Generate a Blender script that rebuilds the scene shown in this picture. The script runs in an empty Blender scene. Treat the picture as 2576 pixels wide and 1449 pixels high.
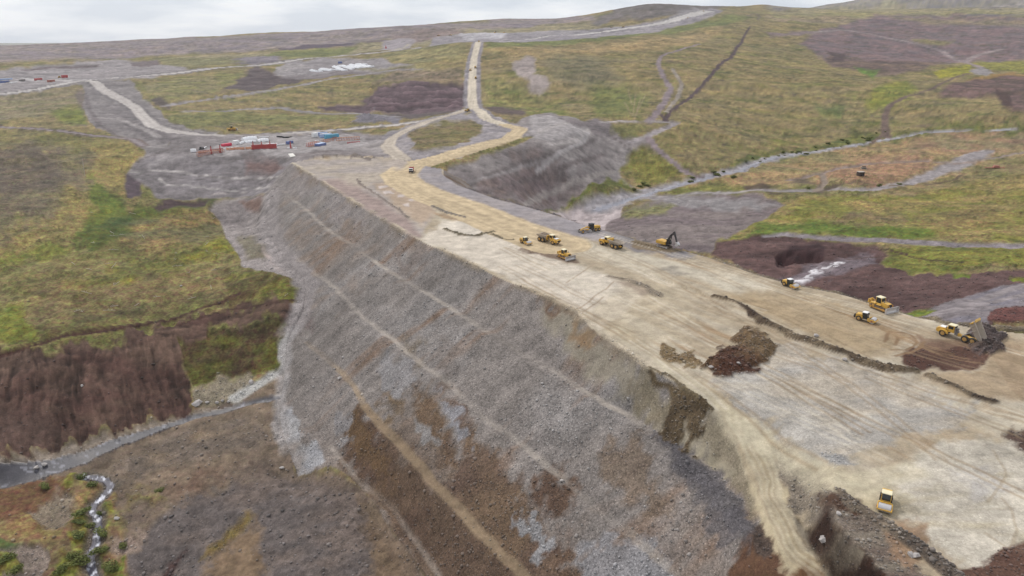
import bpy, math, random
import numpy as np
from mathutils import Vector, Matrix
C = bpy.context.scene.collection
sc = bpy.context.scene
R = math.radians
# ------------------------------------------------------------------ camera
PITCH = math.atan((724.5 - 90) / 1860.0)
CAM_Z = 72.0
FPX = 1860.0            # focal length, for a 2576 px wide picture
cam = bpy.data.cameras.new('camera'); camo = bpy.data.objects.new('camera', cam); C.objects.link(camo)
cam.sensor_width = 36; cam.lens = 36 * FPX / 2576; cam.clip_start = 1; cam.clip_end = 90000
camo.location = (0, 0, CAM_Z); camo.rotation_euler = (math.pi/2 - PITCH, 0, 0)
sc.camera = camo
# ------------------------------------------------------------------ light
SUN_EL, SUN_AZ = 44, -35     # azimuth from +Y towards +X (degrees)
w = bpy.data.worlds.new('World'); sc.world = w; w.use_nodes = True
nt = w.node_tree; N = nt.nodes; LK = nt.links
N.clear()
out = N.new('ShaderNodeOutputWorld'); bg = N.new('ShaderNodeBackground'); LK.new(bg.outputs[0], out.inputs[0])
bg.inputs[1].default_value = 0.1
sky = N.new('ShaderNodeTexSky'); sky.sky_type = 'NISHITA'; sky.sun_disc = False
sky.sun_elevation = R(SUN_EL); sky.sun_rotation = R(SUN_AZ)
tc = N.new('ShaderNodeTexCoord')
mp = N.new('ShaderNodeMapping'); mp.inputs['Scale'].default_value = (1.6, 1.6, 9.0)
LK.new(tc.outputs['Generated'], mp.inputs[0])
cn = N.new('ShaderNodeTexNoise'); cn.inputs['Scale'].default_value = 3.2; cn.inputs['Detail'].default_value = 5
cn.inputs['Roughness'].default_value = 0.55
LK.new(mp.outputs[0], cn.inputs[0])
cr = N.new('ShaderNodeValToRGB')
cr.color_ramp.elements[0].position = 0.40; cr.color_ramp.elements[0].color = (6.8, 7.4, 8.3, 1)
cr.color_ramp.elements[1].position = 0.60; cr.color_ramp.elements[1].color = (11.0, 11.1, 11.2, 1)
LK.new(cn.outputs[0], cr.inputs[0])
mx = N.new('ShaderNodeMix'); mx.data_type = 'RGBA'; mx.inputs[0].default_value = 0.88
LK.new(sky.outputs[0], mx.inputs[6]); LK.new(cr.outputs[0], mx.inputs[7]); LK.new(mx.outputs[2], bg.inputs[0])
sun = bpy.data.lights.new('sun', 'SUN'); sun.energy = 2.3; sun.angle = R(10); sun.color = (1, 0.965, 0.92)
suno = bpy.data.objects.new('sun', sun); C.objects.link(suno)
sd = Vector((math.sin(R(SUN_AZ))*math.cos(R(SUN_EL)), math.cos(R(SUN_AZ))*math.cos(R(SUN_EL)), math.sin(R(SUN_EL))))
suno.rotation_euler = sd.to_track_quat('Z', 'Y').to_euler()
sc.view_settings.view_transform = 'Standard'; sc.view_settings.look = 'None'
sc.view_settings.exposure = 0.13; sc.view_settings.gamma = 1; sc.view_settings.use_curve_mapping = False
sc.render.engine = 'CYCLES'
sc.cycles.use_denoising = True; sc.cycles.max_bounces = 4; sc.cycles.diffuse_bounces = 2; sc.cycles.volume_bounces = 0
KALB = 0.70            # picture value -> albedo

# ------------------------------------------------------------------ helpers
rng = np.random.default_rng(7); random.seed(7)
def lin(c):
    c = np.array(c, float) / 255
    return np.where(c <= 0.04045, c/12.92, ((c+0.055)/1.055)**2.4) * KALB
def hsh(ix, iy, s):
    n = (ix.astype(np.int64)*374761393 + iy.astype(np.int64)*668265263 + s*2246822519) & 0xFFFFFFFF
    n = ((n ^ (n >> 13)) * 1274126177) & 0xFFFFFFFF
    n = (n ^ (n >> 16)) & 0xFFFFFF
    return n.astype(np.float32) / 16777215.0
def vn(x, y, s=0):
    ix = np.floor(x); iy = np.floor(y); fx = (x-ix).astype(np.float32); fy = (y-iy).astype(np.float32)
    fx = fx*fx*(3-2*fx); fy = fy*fy*(3-2*fy)
    ix = ix.astype(np.int64); iy = iy.astype(np.int64)
    a = hsh(ix, iy, s); b = hsh(ix+1, iy, s); c = hsh(ix, iy+1, s); d = hsh(ix+1, iy+1, s)
    return (a+(b-a)*fx)*(1-fy) + (c+(d-c)*fx)*fy
def fbm(x, y, s=0, o=4, g=0.5):
    t = 0; a = 1; n = 0
    for k in range(o):
        t = t + a*(vn(x*2**k + 17.3*k, y*2**k - 9.1*k, s+k) - 0.5); n += a*0.5; a *= g
    return t / n          # about -1..1, mostly within 0.5
def seglen(poly, P, want_side=False):
    """least distance of points P (n,2) to a polyline; with the side of the nearest segment (+ = left of its run)"""
    best = np.full(len(P), 1e18); side = np.ones(len(P)); par = np.zeros(len(P))
    acc = 0
    for a, b in zip(poly[:-1], poly[1:]):
        d = b - a; L2 = max(d @ d, 1e-9)
        q = P - a; t = np.clip((q @ d)/L2, 0, 1)
        dx = q[:, 0]-t*d[0]; dy = q[:, 1]-t*d[1]; dd = dx*dx+dy*dy
        m = dd < best
        best[m] = dd[m]; side[m] = np.sign(d[0]*q[m, 1]-d[1]*q[m, 0]); par[m] = acc + t[m]*math.sqrt(L2)
        acc += math.sqrt(L2)
    return (np.sqrt(best), side, par) if want_side else np.sqrt(best)
def inpoly(poly, x, y):
    r = np.zeros(x.shape, bool)
    n = len(poly)
    for i in range(n):
        x0, y0 = poly[i]; x1, y1 = poly[(i+1) % n]
        if y0 == y1: continue
        c = ((y0 > y) != (y1 > y)) & (x < (x1-x0)*(y-y0)/(y1-y0)+x0)
        r ^= c
    return r
cp, sp = math.cos(PITCH), math.sin(PITCH)
def ray(px, py):
    u = (np.asarray(px, float)-1288)/FPX; v = (np.asarray(py, float)-724.5)/FPX
    return np.stack([u, cp - v*sp, -sp - v*cp], -1)
def on_z(px, py, z):
    d = ray(px, py); t = (z-CAM_Z)/d[..., 2]
    return np.stack([t*d[..., 0], t*d[..., 1]], -1)
def lineZ(pts, z): return np.array([on_z(x, y, z) for x, y in pts])

# ------------------------------------------------------------------ shape of the dam: five surveyed level lines
B0 = np.vstack([lineZ([(729,409),(794,447),(849,484),(939,539),(1001,577),(1069,612),(1119,634),(1219,682),(1284,712),(1388,757),(1448,789),(1513,847),(1563,884),(1620,927)], 0),
                [(34,150),(39,142),(42.5,135),(44.4,127),(45,119),(44.8,112),(44,105),(43.8,96),(45,80),(47,40)]])
B1 = lineZ([(697,469),(764,522),(819,574),(894,622),(994,694),(1080,740),(1220,830),(1288,874),(1413,949),(1513,1012),(1575,1044),(1638,1091),(1740,1150),(1785,1174),(1850,1250),(1890,1310)], -9)
B2 = lineZ([(684,574),(726,637),(774,674),(844,724),(894,782),(944,822),(994,857),(1049,909),(1119,957),(1169,1007),(1256,1082),(1325,1129),(1363,1161),(1463,1246),(1538,1316),(1638,1394),(1688,1436)], -18)
B3 = lineZ([(769,862),(844,924),(894,974),(914,1022),(976,1086),(1094,1221),(1194,1324),(1287,1419)], -27.5)
B4 = lineZ([(830,1120),(906,1216),(994,1286),(1044,1361),(1090,1430)], -36.5)
def ext(L, a, b):
    r = L
    if a: d = L[0]-L[2]; d = d/np.linalg.norm(d); r = np.vstack([L[0]+d*a, r])
    if b: d = L[-1]-L[-4 if len(L) > 5 else -3]; d = d/np.linalg.norm(d); r = np.vstack([r, L[-1]+d*b])
    return r
B1 = np.vstack([B1, [(42.1,96),(43,80),(45,40)]])
LV = [(B0, 0.0), (ext(B1, 8, 0), -9.0), (ext(B2, 30, 90), -18.0), (ext(B3, 120, 110), -27.5), (ext(B4, 160, 120), -36.5)]
UE = lineZ([(1115,425),(1115,440),(1150,465),(1250,500),(1380,535),(1480,568),(1590,600),(1700,625),(1790,650),(1900,690),(2000,718),(2100,735),(2200,765),(2300,797),(2450,825),(2576,838)], 0)
UE = np.vstack([UE, [(165,160),(260,140)]])
FE = lineZ([(729,409),(800,398),(900,392),(1000,400),(1060,415),(1115,425)], 0)
PLAT = np.vstack([B0, [(260,40)], UE[::-1], FE[::-1][1:-1]])
CLOSE = np.array([(-230,330),(-150,385),(-141,400),(-138,425),(-134,447),(-100,465),(-60,470),(-20,440)])
PR_S = [0, 12, 21.5, 31.6, 39.6, 47.7, 56.7, 74, 95]; PR_Z = [0, -.6, -1.8, -4.2, -6.3, -7.6, -8.5, -10.2, -11]
def dam_z(P):
    z = np.full(len(P), -200.0)
    near = (P[:, 0] > -320) & (P[:, 0] < 330) & (P[:, 1] > 20) & (P[:, 1] < 520)
    idx = np.where(near)[0]; Q = P[idx]
    ins = inpoly(PLAT, Q[:, 0], Q[:, 1])
    D = []; S = []
    for L, _ in LV:
        d, s, _p = seglen(L, Q, True); D.append(d); S.append(s)
    zz = np.full(len(Q), -200.0)
    for k in range(len(LV)-1):
        m = (S[k] < 0) & (S[k+1] > 0)
        t = D[k]/(D[k]+D[k+1]+1e-6)
        t = np.clip((t-0.12)/0.86, 0, 1) if k else t
        z0 = LV[k][1] if k else np.interp(Q[:, 1], [60, 80, 97, 106, 114, 122, 132, 141, 152], [-11, -10.2, -8.5, -7.6, -6.3, -4.2, -1.8, -.6, 0])
        if not k: t = np.clip(t/.86, 0, 1)
        v = z0 + (LV[k+1][1]-z0)*t
        zz[m] = np.maximum(zz[m], v[m])
    m = S[4] < 0
    zz[m] = np.maximum(zz[m], LV[4][1] - np.maximum(D[4][m]-2, 0)*0.62)
    du = seglen(UE, Q)
    up = -du/1.6
    right = (S[0] > 0)
    zz = np.where(right, np.maximum(zz, up), zz)
    zz[ins] = 0.0
    dc, scl, _ = seglen(CLOSE, Q, True)
    zz = np.where((scl > 0) & ~ins & (Q[:, 0] < 0), zz - dc*0.9, zz)
    z[idx] = zz
    return z, idx[ins]
# ramp and lower working floor at the near end of the crest
RAMP = np.array([(38.5,152),(43.5,141),(46.5,132),(47.8,122),(47.6,114),(46.6,106),(46.5,97),(49,80),(52,60)])
def floor_z(P, z, insidx):
    """level of the crest surface: nearly flat, nearer half a lift lower, ramp and cut in its near left corner"""
    Q = P[insidx]
    zz = np.zeros(len(Q))
    W = on_z(np.array([1800,1860,1960,2080,2260,2330,2420,2500,2650]), np.array([745,765,822,868,925,935,985,1015,1100]), 0.0)
    d, s, _ = seglen(W, Q, True)
    low = np.clip(-s*d/3.0, 0, 1) * np.clip((d < 400)*1.0, 0, 1)
    zz -= 0.9*low*np.clip((Q[:, 0]-40)/15, 0, 1)
    # ramp: falls towards the camera, with a rubble bank and then a cut face on its right
    d, s, par = seglen(RAMP, Q, True)
    prof = np.interp(par, PR_S, PR_Z)
    wdt = np.interp(Q[:, 1], [98, 106, 116, 130], [2.6, 4.2, 9.0, 7.0])
    t = np.clip((d-2.6)/wdt, 0, 1); t = t*t*(3-2*t)
    rz = np.where(s < 0, prof, prof*(1-t)+np.minimum(zz, -.3)*t)
    k = np.clip((160-Q[:, 1])/10, 0, 1)*np.clip((80-Q[:, 0])/10, 0, 1)
    zz = zz*(1-k) + np.minimum(rz, zz)*k
    z[insidx] = zz
    return z

# ------------------------------------------------------------------ natural ground: survey points, thin-plate interpolation
def P3(px, py, z):
    q = on_z(px, py, z); return (q[0], q[1], z)
def PD(px, py, D):
    d = ray(px, py)*D; return (d[0], d[1], CAM_Z+d[2])
ctl = []
for px, py, z in [
    # left valley side and river
    (0,1000,-37),(200,1000,-38),(0,890,-31),(0,600,-18),(0,400,-8),(0,330,-6),(300,600,-20),(300,750,-25.5),(500,600,-21.5),(450,900,-33.5),
    (150,480,-12),(300,420,-11),(420,520,-19),(0,1150,-43.5),(610,1012,-39),(400,1075,-42.5),(180,1165,-45.5),(0,1200,-47),(235,1300,-48),(240,1449,-51),
    (0,1330,-47),(0,1449,-49.5),(100,1400,-49),(550,1449,-47),(450,1250,-45),(600,1120,-41.5),(650,1300,-43.5),(800,1449,-42.5),(900,1400,-40),(1000,1449,-38.5),(620,800,-26.5),(660,900,-32),
    (600,520,-20),(560,600,-21.5),(600,660,-22),(640,560,-22),(560,470,-17),(450,440,-14),(500,398,-8),(700,400,-6.5),(640,478,-17.5),(400,497,-19),
    (470,385,-6),(600,350,-6),(700,370,-6),(850,365,-6),(950,352,-5),(560,375,-6),(640,430,-11),(700,425,-10),
    (740,398,-2),(800,388,-1),(900,385,-0.5),(1000,392,0),(1330,325,0),(1200,350,0),(1100,345,-1),(1190,272,1),(1000,330,-2),(1280,300,0),
    (1200,430,-5),(1300,440,-11),(1300,500,-18),(1400,400,-9),(1500,400,-18),(1380,480,-26),(1300,385,-3),(1450,330,-2),(1550,400,-24),(1400,290,-1),
    (1420,545,-37),(1480,530,-36),(1600,495,-35),(1780,445,-33),(1950,400,-31),(2200,358,-28),(2400,335,-25),(2576,332,-22),
    (1850,480,-33),(2300,470,-31),(2450,400,-29),(2163,445,-30),(2000,560,-28),(2576,540,-23),(1600,570,-30),(1900,600,-26),(2200,610,-23),(2576,620,-19),
    (2000,660,-24),(2300,730,-18),(2576,770,-10),(2450,800,-6),(2150,700,-21),(1750,600,-28),(2300,540,-26),(1700,400,-24),(1650,330,-12),(1850,400,-27),(1560,470,-33)]:
    ctl.append(P3(px, py, z))
for px, py, D in [
    (1190,194,1150),(1203,150,1330),(1205,112,1560),(1300,108,1650),(1400,200,1060),(1350,270,850),(1500,240,930),(1700,280,800),(1700,200,1100),
    (1800,120,1600),(1870,70,2200),(1500,100,1700),(1450,150,1350),(2200,200,1250),(2200,280,930),(2000,300,860),(2000,230,1060),(2200,130,1900),(2200,60,2600),(2400,22,3300),(2000,22,3300),
    (1950,150,1500),(2000,90,2100),(2576,150,1750),(2576,240,1080),(2450,200,1250),(2520,280,850),(2576,60,2600),(2576,22,3300),
    (900,230,1080),(1050,280,830),(1060,205,1150),(600,230,1040),(450,270,850),(600,320,665),(700,130,1900),(885,172,1450),(885,150,1560),(950,120,2000),(400,150,1900),(100,160,1750),(100,130,2300),
    (0,200,1300),(0,240,1020),(200,290,750),(200,210,1240),(50,113,2900),(400,98,3100),(650,84,3200),(800,80,3200),(1000,67,3300),(1200,55,3400),(1450,45,3300),(1500,40,3250),
    (1550,25,3050),(1650,12,3000),(1720,13,3000),(1800,19,3050),(1880,17,3300),(1930,17,3400),(1530,85,2150),(1700,50,2500),(1780,28,2800),(1650,45,2600),(1450,80,2300),(1250,90,2000),(1100,100,2000),
    (1600,60,2500),(-300,120,2700),(-300,300,800),(-300,600,340),(-300,1000,245),(2900,22,3300),(2900,200,1250),(2900,600,330),(2900,340,700)]:
    ctl.append(PD(px, py, D))
# contact of dam and valley side follows the dam's own surface
def z_dam_at(px, py):
    d = ray(px, py); t = np.linspace(90, 700, 2400); P = np.stack([d[0]*t, d[1]*t], -1); z, _ = dam_z(P)
    h = CAM_Z + d[2]*t - z; i = np.argmax(h < 0)
    return P[i, 0], P[i, 1], z[i]
GROIN = []
for px, py in [(690,478),(669,540),(682,600),(715,655),(752,690),(770,720),(762,780),(735,830),(718,880),(716,940),(705,1000),(705,1060),(725,1130),(750,1200),(830,1175),(880,1200),(930,1250),(985,1330),(1035,1400),(1070,1449)]:
    x, y, z = z_dam_at(px, py)
    ctl.append((x, y, z)); GROIN.append((x, y))
for x, y, z in [(0,200,-50),(20,150,-52),(50,150,-48),(20,100,-54),(40,200,-42),(80,120,-46),(-30,240,-44),(-60,300,-36),(20,270,-36)]:
    ctl.append((x, y, z))
GROIN = np.array(GROIN); GROIN = np.vstack([[(-134, 449)], GROIN, GROIN[-1]+(GROIN[-1]-GROIN[-2])/np.hypot(*(GROIN[-1]-GROIN[-2]))*120])
for az, D, z in [(-60,200,-45),(-60,500,-15),(-60,1500,10),(60,200,-10),(60,500,-15),(60,1500,40),(-60,3000,40),(60,3300,190),(-20,60,-52),(0,60,-45),
                 (-40,60,-55),(20,30,-40),(-45,130,-54),
                 (-50,5200,-60),(-35,5200,-60),(-20,5500,-40),(-10,5500,-10),(0,5500,40),(10,5200,100),(18,5000,170),(30,5000,190),(50,5000,190),
                 (-50,12000,-130),(-20,12000,-130),(0,12000,-130),(-50,40000,-160),(-20,40000,-160),(0,40000,-160),(12,40000,-160),
                 (14,9000,130),(20,9000,330),(26,9000,480),(32,9000,620),(45,9000,700),(12,16000,-60),(16,20000,-50),(30,20000,300),(45,20000,300),(30,40000,-160),(50,40000,-160)]:
    ctl.append((math.sin(R(az))*D, math.cos(R(az))*D, z))
ctl = np.array(ctl)
def dom(P):
    r = np.hypot(P[:, 0], P[:, 1]); return np.stack([1.6*np.arctan2(P[:, 0], P[:, 1]), np.log(r)], -1)
CD = dom(ctl); n = len(ctl)
def U(d2): return d2*np.log(d2+1e-12)*0.5
K = U(((CD[:, None]-CD[None])**2).sum(-1)) + np.eye(n)*2e-4
A = np.zeros((n+3, n+3)); A[:n, :n] = K; A[:n, n] = 1; A[:n, n+1:] = CD; A[n, :n] = 1; A[n+1:, :n] = CD.T
sclz = np.hypot(ctl[:, 0], ctl[:, 1])
WT = np.linalg.solve(A, np.concatenate([ctl[:, 2], [0, 0, 0]]))
def nat_z(P):
    o = np.empty(len(P))
    for i in range(0, len(P), 40000):
        q = dom(P[i:i+40000]); d2 = ((q[:, None]-CD[None])**2).sum(-1)
        o[i:i+40000] = U(d2) @ WT[:n] + WT[n] + q @ WT[n+1:]
    return o
def ground_z(P, full=False):
    zn = nat_z(P); zd, ins = dam_z(P)
    zd = floor_z(P, zd, ins)
    m = np.zeros(len(P), bool); m[ins] = True
    near = (zd > -190) & ~m
    dg = np.full(len(P), 50.0); sg = np.full(len(P), -1.0)
    ii = np.where(near)[0]; d_, s_, _ = seglen(GROIN, P[ii], True); dg[ii] = d_; sg[ii] = s_
    _, s0, _ = seglen(B0, P[ii], True); down = np.zeros(len(P), bool); down[ii] = (s0 < 0) & (P[ii, 1] < 449)
    inside = down & (sg > 0); outside = down & (sg <= 0)
    w = np.clip(dg/6, 0, 1)
    z = np.maximum(zn, zd)
    z = np.where(inside, zd, z)
    z = np.where(outside, zn*w + zd.clip(zn-3, zn+3)*(1-w), z)
    z = np.where(m, zd, z)
    return (z, m | inside | ((zd > zn) & ~outside), m) if full else z

# ------------------------------------------------------------------ fan-shaped ground grid
UM = 0.9; NC = 1300; du = 2*UM/(NC-1)
ys = np.arange(1760, 232, -2.5)
vv = (ys-724.5)/FPX; Dn = (CAM_Z+10)/(sp+vv*cp); Yn = Dn*(cp-vv*sp)
YT = np.concatenate([Yn, np.geomspace(Yn[-1]*1.008, 4600, 150), np.geomspace(4750, 26000, 40)])
NR = len(YT)
GU, GY = np.meshgrid(np.linspace(-UM, UM, NC), YT)
GX = GU*GY
P = np.stack([GX.ravel(), GY.ravel()], -1)
Z0, isdam, isplat = ground_z(P, True)
Z0 = Z0.reshape(NR, NC); isdam = isdam.reshape(NR, NC); isplat = isplat.reshape(NR, NC)
def gcoord(X, Y):
    return (X/Y+UM)/du, np.interp(Y, YT, np.arange(NR))
def gsample(F, X, Y):
    a, b = gcoord(X, Y); a = np.clip(a, 0, NC-1.001); b = np.clip(b, 0, NR-1.001)
    i = a.astype(int); j = b.astype(int); fa = a-i; fb = b-j
    return (F[j, i]*(1-fa)+F[j, i+1]*fa)*(1-fb)+(F[j+1, i]*(1-fa)+F[j+1, i+1]*fa)*fb
def cast(pts):
    """where the sight lines through these picture points meet the ground"""
    o = []
    t = np.geomspace(80, 12000, 1500)
    for px, py in pts:
        d = ray(px, py); X = d[0]*t; Y = d[1]*t
        h = CAM_Z+d[2]*t - gsample(Z0, X, Y)
        i = int(np.argmax(h < 0)) if (h < 0).any() else len(t)-1
        if i > 0 and h[i] < 0:
            f = h[i-1]/(h[i-1]-h[i]); o.append((X[i-1]+(X[i]-X[i-1])*f, Y[i-1]+(Y[i]-Y[i-1])*f))
        else: o.append((X[i], Y[i]))
    return np.array(o)
def dens(pts, step=28, closed=True):
    o = []; m = len(pts)
    for i in range(m if closed else m-1):
        a = np.array(pts[i], float); b = np.array(pts[(i+1) % m], float); k = max(1, int(np.hypot(*(b-a))/step))
        o += [tuple(a+(b-a)*j/k) for j in range(k)]
    if not closed: o.append(tuple(pts[-1]))
    return o
# ------------------------------------------------------------------ ground cover
GXX, GYY = GX.astype(np.float32), GY.astype(np.float32)
foot = np.maximum(GYY/739.0, 0.12)                       # size of one picture point there
n_big = fbm(GXX/90, GYY/90, 11, 5); n_mid = fbm(GXX/22, GYY/22, 31, 4); n_sm = fbm(GXX/6, GYY/6, 51, 4)
lx = 60*np.arctan2(GXX, GYY); ly = 60*np.log(GYY)
n_far = fbm(lx/3.0, ly/1.6, 71, 5); n_far2 = fbm(lx/1.0, ly/0.5, 91, 4)
wx = fbm(GU*739/14, np.arange(NR)[:, None]/7 + 0*GU, 111, 4)*1.0
wy = fbm(GU*739/14, np.arange(NR)[:, None]/7 + 0*GU, 131, 4)*1.0
COL = np.zeros((NR, NC, 3)); VEG = np.ones((NR, NC)); ROCK = np.zeros((NR, NC)); CLS = np.zeros((NR, NC), np.uint8)
DZ = np.zeros((NR, NC))
def mixc(a, b, t): t = np.clip(t, 0, 1)[..., None]; return a*(1-t)+b*t
nn = 0.5*n_mid+0.45*n_far+0.35*n_far2
COL[:] = lin((148,132,88))
COL = mixc(COL, lin((118,120,58)), (nn-0.02)*2.2)
COL = mixc(COL, lin((150,130,92)), (-nn-0.06)*2.2)
COL = mixc(COL, lin((112,98,82)), (0.6*n_far2+0.5*n_sm-0.22)*2.5)
Jg, Ig = np.meshgrid(np.arange(NR), np.arange(NC), indexing='ij')
def apply(sl, a, col, veg, rock, c2=None, var=0.12, cls=None):
    c = np.broadcast_to(lin(col), COL[sl].shape)
    if c2 is not None: c = mixc(c, lin(c2), (n_mid[sl]*0.9+n_far[sl]*0.5)*2.4+0.45)
    c = c*(1+var*(n_sm[sl]+0.7*n_far2[sl]))[..., None]
    COL[sl] = COL[sl]*(1-a[..., None])+c*a[..., None]
    if veg is not None: VEG[sl] = VEG[sl]*(1-a)+veg*a
    if rock is not None: ROCK[sl] = ROCK[sl]*(1-a)+rock*a
    if cls is not None: CLS[sl][a > 0.5] = cls
def bbox(gx, gy, pad):
    i0 = int(max(0, gx.min()-pad)); i1 = int(min(NC, gx.max()+pad+2)); j0 = int(max(0, gy.min()-pad)); j1 = int(min(NR, gy.max()+pad+2))
    return (slice(j0, j1), slice(i0, i1)) if i1 > i0 and j1 > j0 else None
def polymask(pts, soft=2.5, warp=5):
    Q = cast(dens(pts)); gx, gy = gcoord(Q[:, 0], Q[:, 1])
    sl = bbox(gx, gy, 12+warp)
    if sl is None: return None, None
    x = Ig[sl]+wx[sl]*warp; y = Jg[sl]+wy[sl]*warp
    poly = np.stack([gx, gy], -1)
    ins = inpoly(poly, x, y)
    loop = np.vstack([poly, poly[:1]])
    m = np.stack([x.ravel(), y.ravel()], -1)
    d = seglen(loop, m).reshape(x.shape)
    s = np.where(ins, d, -d)
    return sl, np.clip(s/soft+0.5, 0, 1)
def A_(pts, col, veg=0, rock=0.5, soft=2.5, warp=5, alpha=1, **k):
    sl, a = polymask(pts, soft, warp)
    if sl is not None: apply(sl, a*alpha, col, veg, rock, **k)
def linemask(pts, wid, soft=None, warp=0.3, world=False):
    Q = np.array(pts, float) if world else cast(dens(pts, 22, False))
    gx, gy = gcoord(Q[:, 0], Q[:, 1])
    wmax = max(wid) if isinstance(wid, (list, tuple)) else wid
    pad = wmax/ max(Q[:, 1].min(), 60)*739*1.2+12
    sl = bbox(gx, gy, pad)
    m = np.stack([GXX[sl].ravel(), GYY[sl].ravel()], -1).astype(float)
    m[:, 0] += (n_sm[sl].ravel()*warp*2); m[:, 1] += (n_mid[sl].ravel()*warp*2)
    d, s, par = seglen(Q, m, True)
    if isinstance(wid, (list, tuple)):
        tot = np.hypot(*(np.diff(Q, axis=0).T)).sum()
        ww = np.interp(par/tot, np.linspace(0, 1, len(wid)), wid)
    else: ww = np.full(len(d), float(wid))
    sf = (soft if soft else 0.25*ww) + foot[sl].ravel()*0.7
    a = np.clip((ww/2-d)/sf+0.5, 0, 1).reshape(GXX[sl].shape)
    return sl, a, (s*d).reshape(a.shape), par.reshape(a.shape)
def L_(pts, wid, col, veg=0, rock=0.2, soft=None, warp=0.3, alpha=1, dz=0, world=False, **k):
    sl, a, sd_, par = linemask(pts, wid, soft, warp, world)
    apply(sl, a*alpha, col, veg, rock, **k)
    if dz: DZ[sl] += a*dz
# ---- far country
A_([(-60,120),(0,113),(180,104),(380,96),(560,90),(800,80),(1050,62),(1288,49),(1500,38),(1500,50),(1288,68),(1200,80),(1080,92),(960,92),(900,114),(700,124),(500,134),(250,152),(-60,162)], (140,127,131), 0.8, 0, soft=5, c2=(150,136,130))
A_([(400,152),(520,140),(700,130),(900,118),(1180,72),(1500,55),(1500,80),(1200,96),(1000,120),(860,140),(640,152)], (158,146,112), 1, 0, soft=5)
A_([(650,150),(700,128),(830,124),(905,118),(880,134),(830,141)], (125,128,72), 1, 0, soft=4)
A_([(1480,58),(1540,28),(1600,12),(1720,8),(1830,18),(1790,22),(1740,32),(1640,45),(1560,48),(1500,62)], (128,118,116), 0.6, 0.3, c2=(112,104,98))
A_([(1588,50),(1640,40),(1660,42),(1620,52)], (100,90,92), 0.2, 0.5); A_([(1535,54),(1570,48),(1585,50),(1545,58)], (110,98,98), 0.2, 0.5)
A_([(1932,16),(2010,-10),(2300,-60),(2700,-80),(2700,26),(2250,24),(1932,24)], (132,124,122), 0.7, 0, soft=6, c2=(150,140,120))
for yy, cc in ((30, (160,148,112)), (38, (150,142,96)), (48, (160,140,112))):
    A_([(1932,yy-5),(2600,yy-6),(2600,yy+5),(1940,yy+4)], cc, 1, 0, soft=4, warp=8)
A_([(2010,112),(2060,80),(2105,68),(2110,62),(2200,40),(2350,38),(2600,44),(2600,158),(2430,152),(2395,158),(2357,165),(2280,182),(2207,185),(2150,172),(2095,162),(2040,130)], (138,112,112), 0.8, 0.1, soft=4, c2=(120,106,108))
A_([(2240,45),(2600,52),(2600,62),(2300,58)], (152,138,100), 1, 0, soft=5, alpha=.7); A_([(2290,105),(2400,110),(2380,118),(2300,114)], (150,138,90), 1, 0, soft=4)
A_([(2080,135),(2130,148),(2250,158),(2380,158),(2300,180),(2200,184),(2120,170),(2085,155)], (112,92,86), 0.8, 0.5, soft=4, c2=(138,114,96))
A_([(2357,228),(2400,205),(2457,190),(2600,184),(2600,285),(2545,282),(2507,250),(2440,245)], (128,100,96), 0.7, 0.4, soft=4, c2=(104,84,76))
A_([(2500,230),(2540,235),(2545,270),(2525,275),(2510,255)], (88,66,60), 0.2, 0.8)
A_([(2350,178),(2447,164),(2440,182),(2360,193)], (158,152,42), 1, 0, soft=2.5, warp=3)
A_([(2445,156),(2600,146),(2600,182),(2465,172)], (150,144,60), 1, 0, soft=3, warp=3)
A_([(2207,212),(2282,198),(2310,230),(2245,272),(2175,262),(2190,235)], (124,130,50), 1, 0, soft=5, c2=(150,145,60))
A_([(2145,168),(2215,172),(2200,192),(2160,184)], (100,128,50), 1, 0, soft=4)
A_([(2050,270),(2120,262),(2110,288),(2060,286)], (112,124,66), 1, 0, soft=5)
A_([(1840,418),(1900,388),(2000,372),(2120,352),(2250,336),(2380,322),(2600,316),(2600,328),(2280,344),(2180,360),(2020,384),(1900,408)], (96,108,50), 1, 0.1, soft=3, c2=(130,128,56))
A_([(1215,110),(1500,96),(1640,84),(1720,62),(1830,40),(1900,50),(1700,85),(1450,112),(1230,128)], (124,128,70), 1, 0, soft=4)
A_([(1225,132),(1330,128),(1480,118),(1700,95),(1820,75),(1760,110),(1500,140),(1300,150)], (166,142,98), 1, 0, soft=7)
A_([(1215,200),(1290,205),(1350,240),(1400,265),(1480,300),(1340,282),(1230,270)], (126,132,62), 1, 0, soft=6, c2=(150,138,84))
A_([(1480,215),(1560,210),(1640,240),(1600,290),(1500,290)], (118,126,62), 1, 0, soft=9, alpha=.8)
A_([(1360,150),(1500,145),(1560,190),(1480,220),(1390,200)], (126,118,92), 1, 0, soft=9, alpha=.7)
A_([(1215,262),(1290,266),(1330,275),(1310,288),(1230,275)], (106,90,86), 0.5, 0.6, soft=3)
A_([(985,88),(1090,72),(1170,78),(1120,96),(1000,118)], (140,122,118), 1, 0, soft=5)
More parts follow.
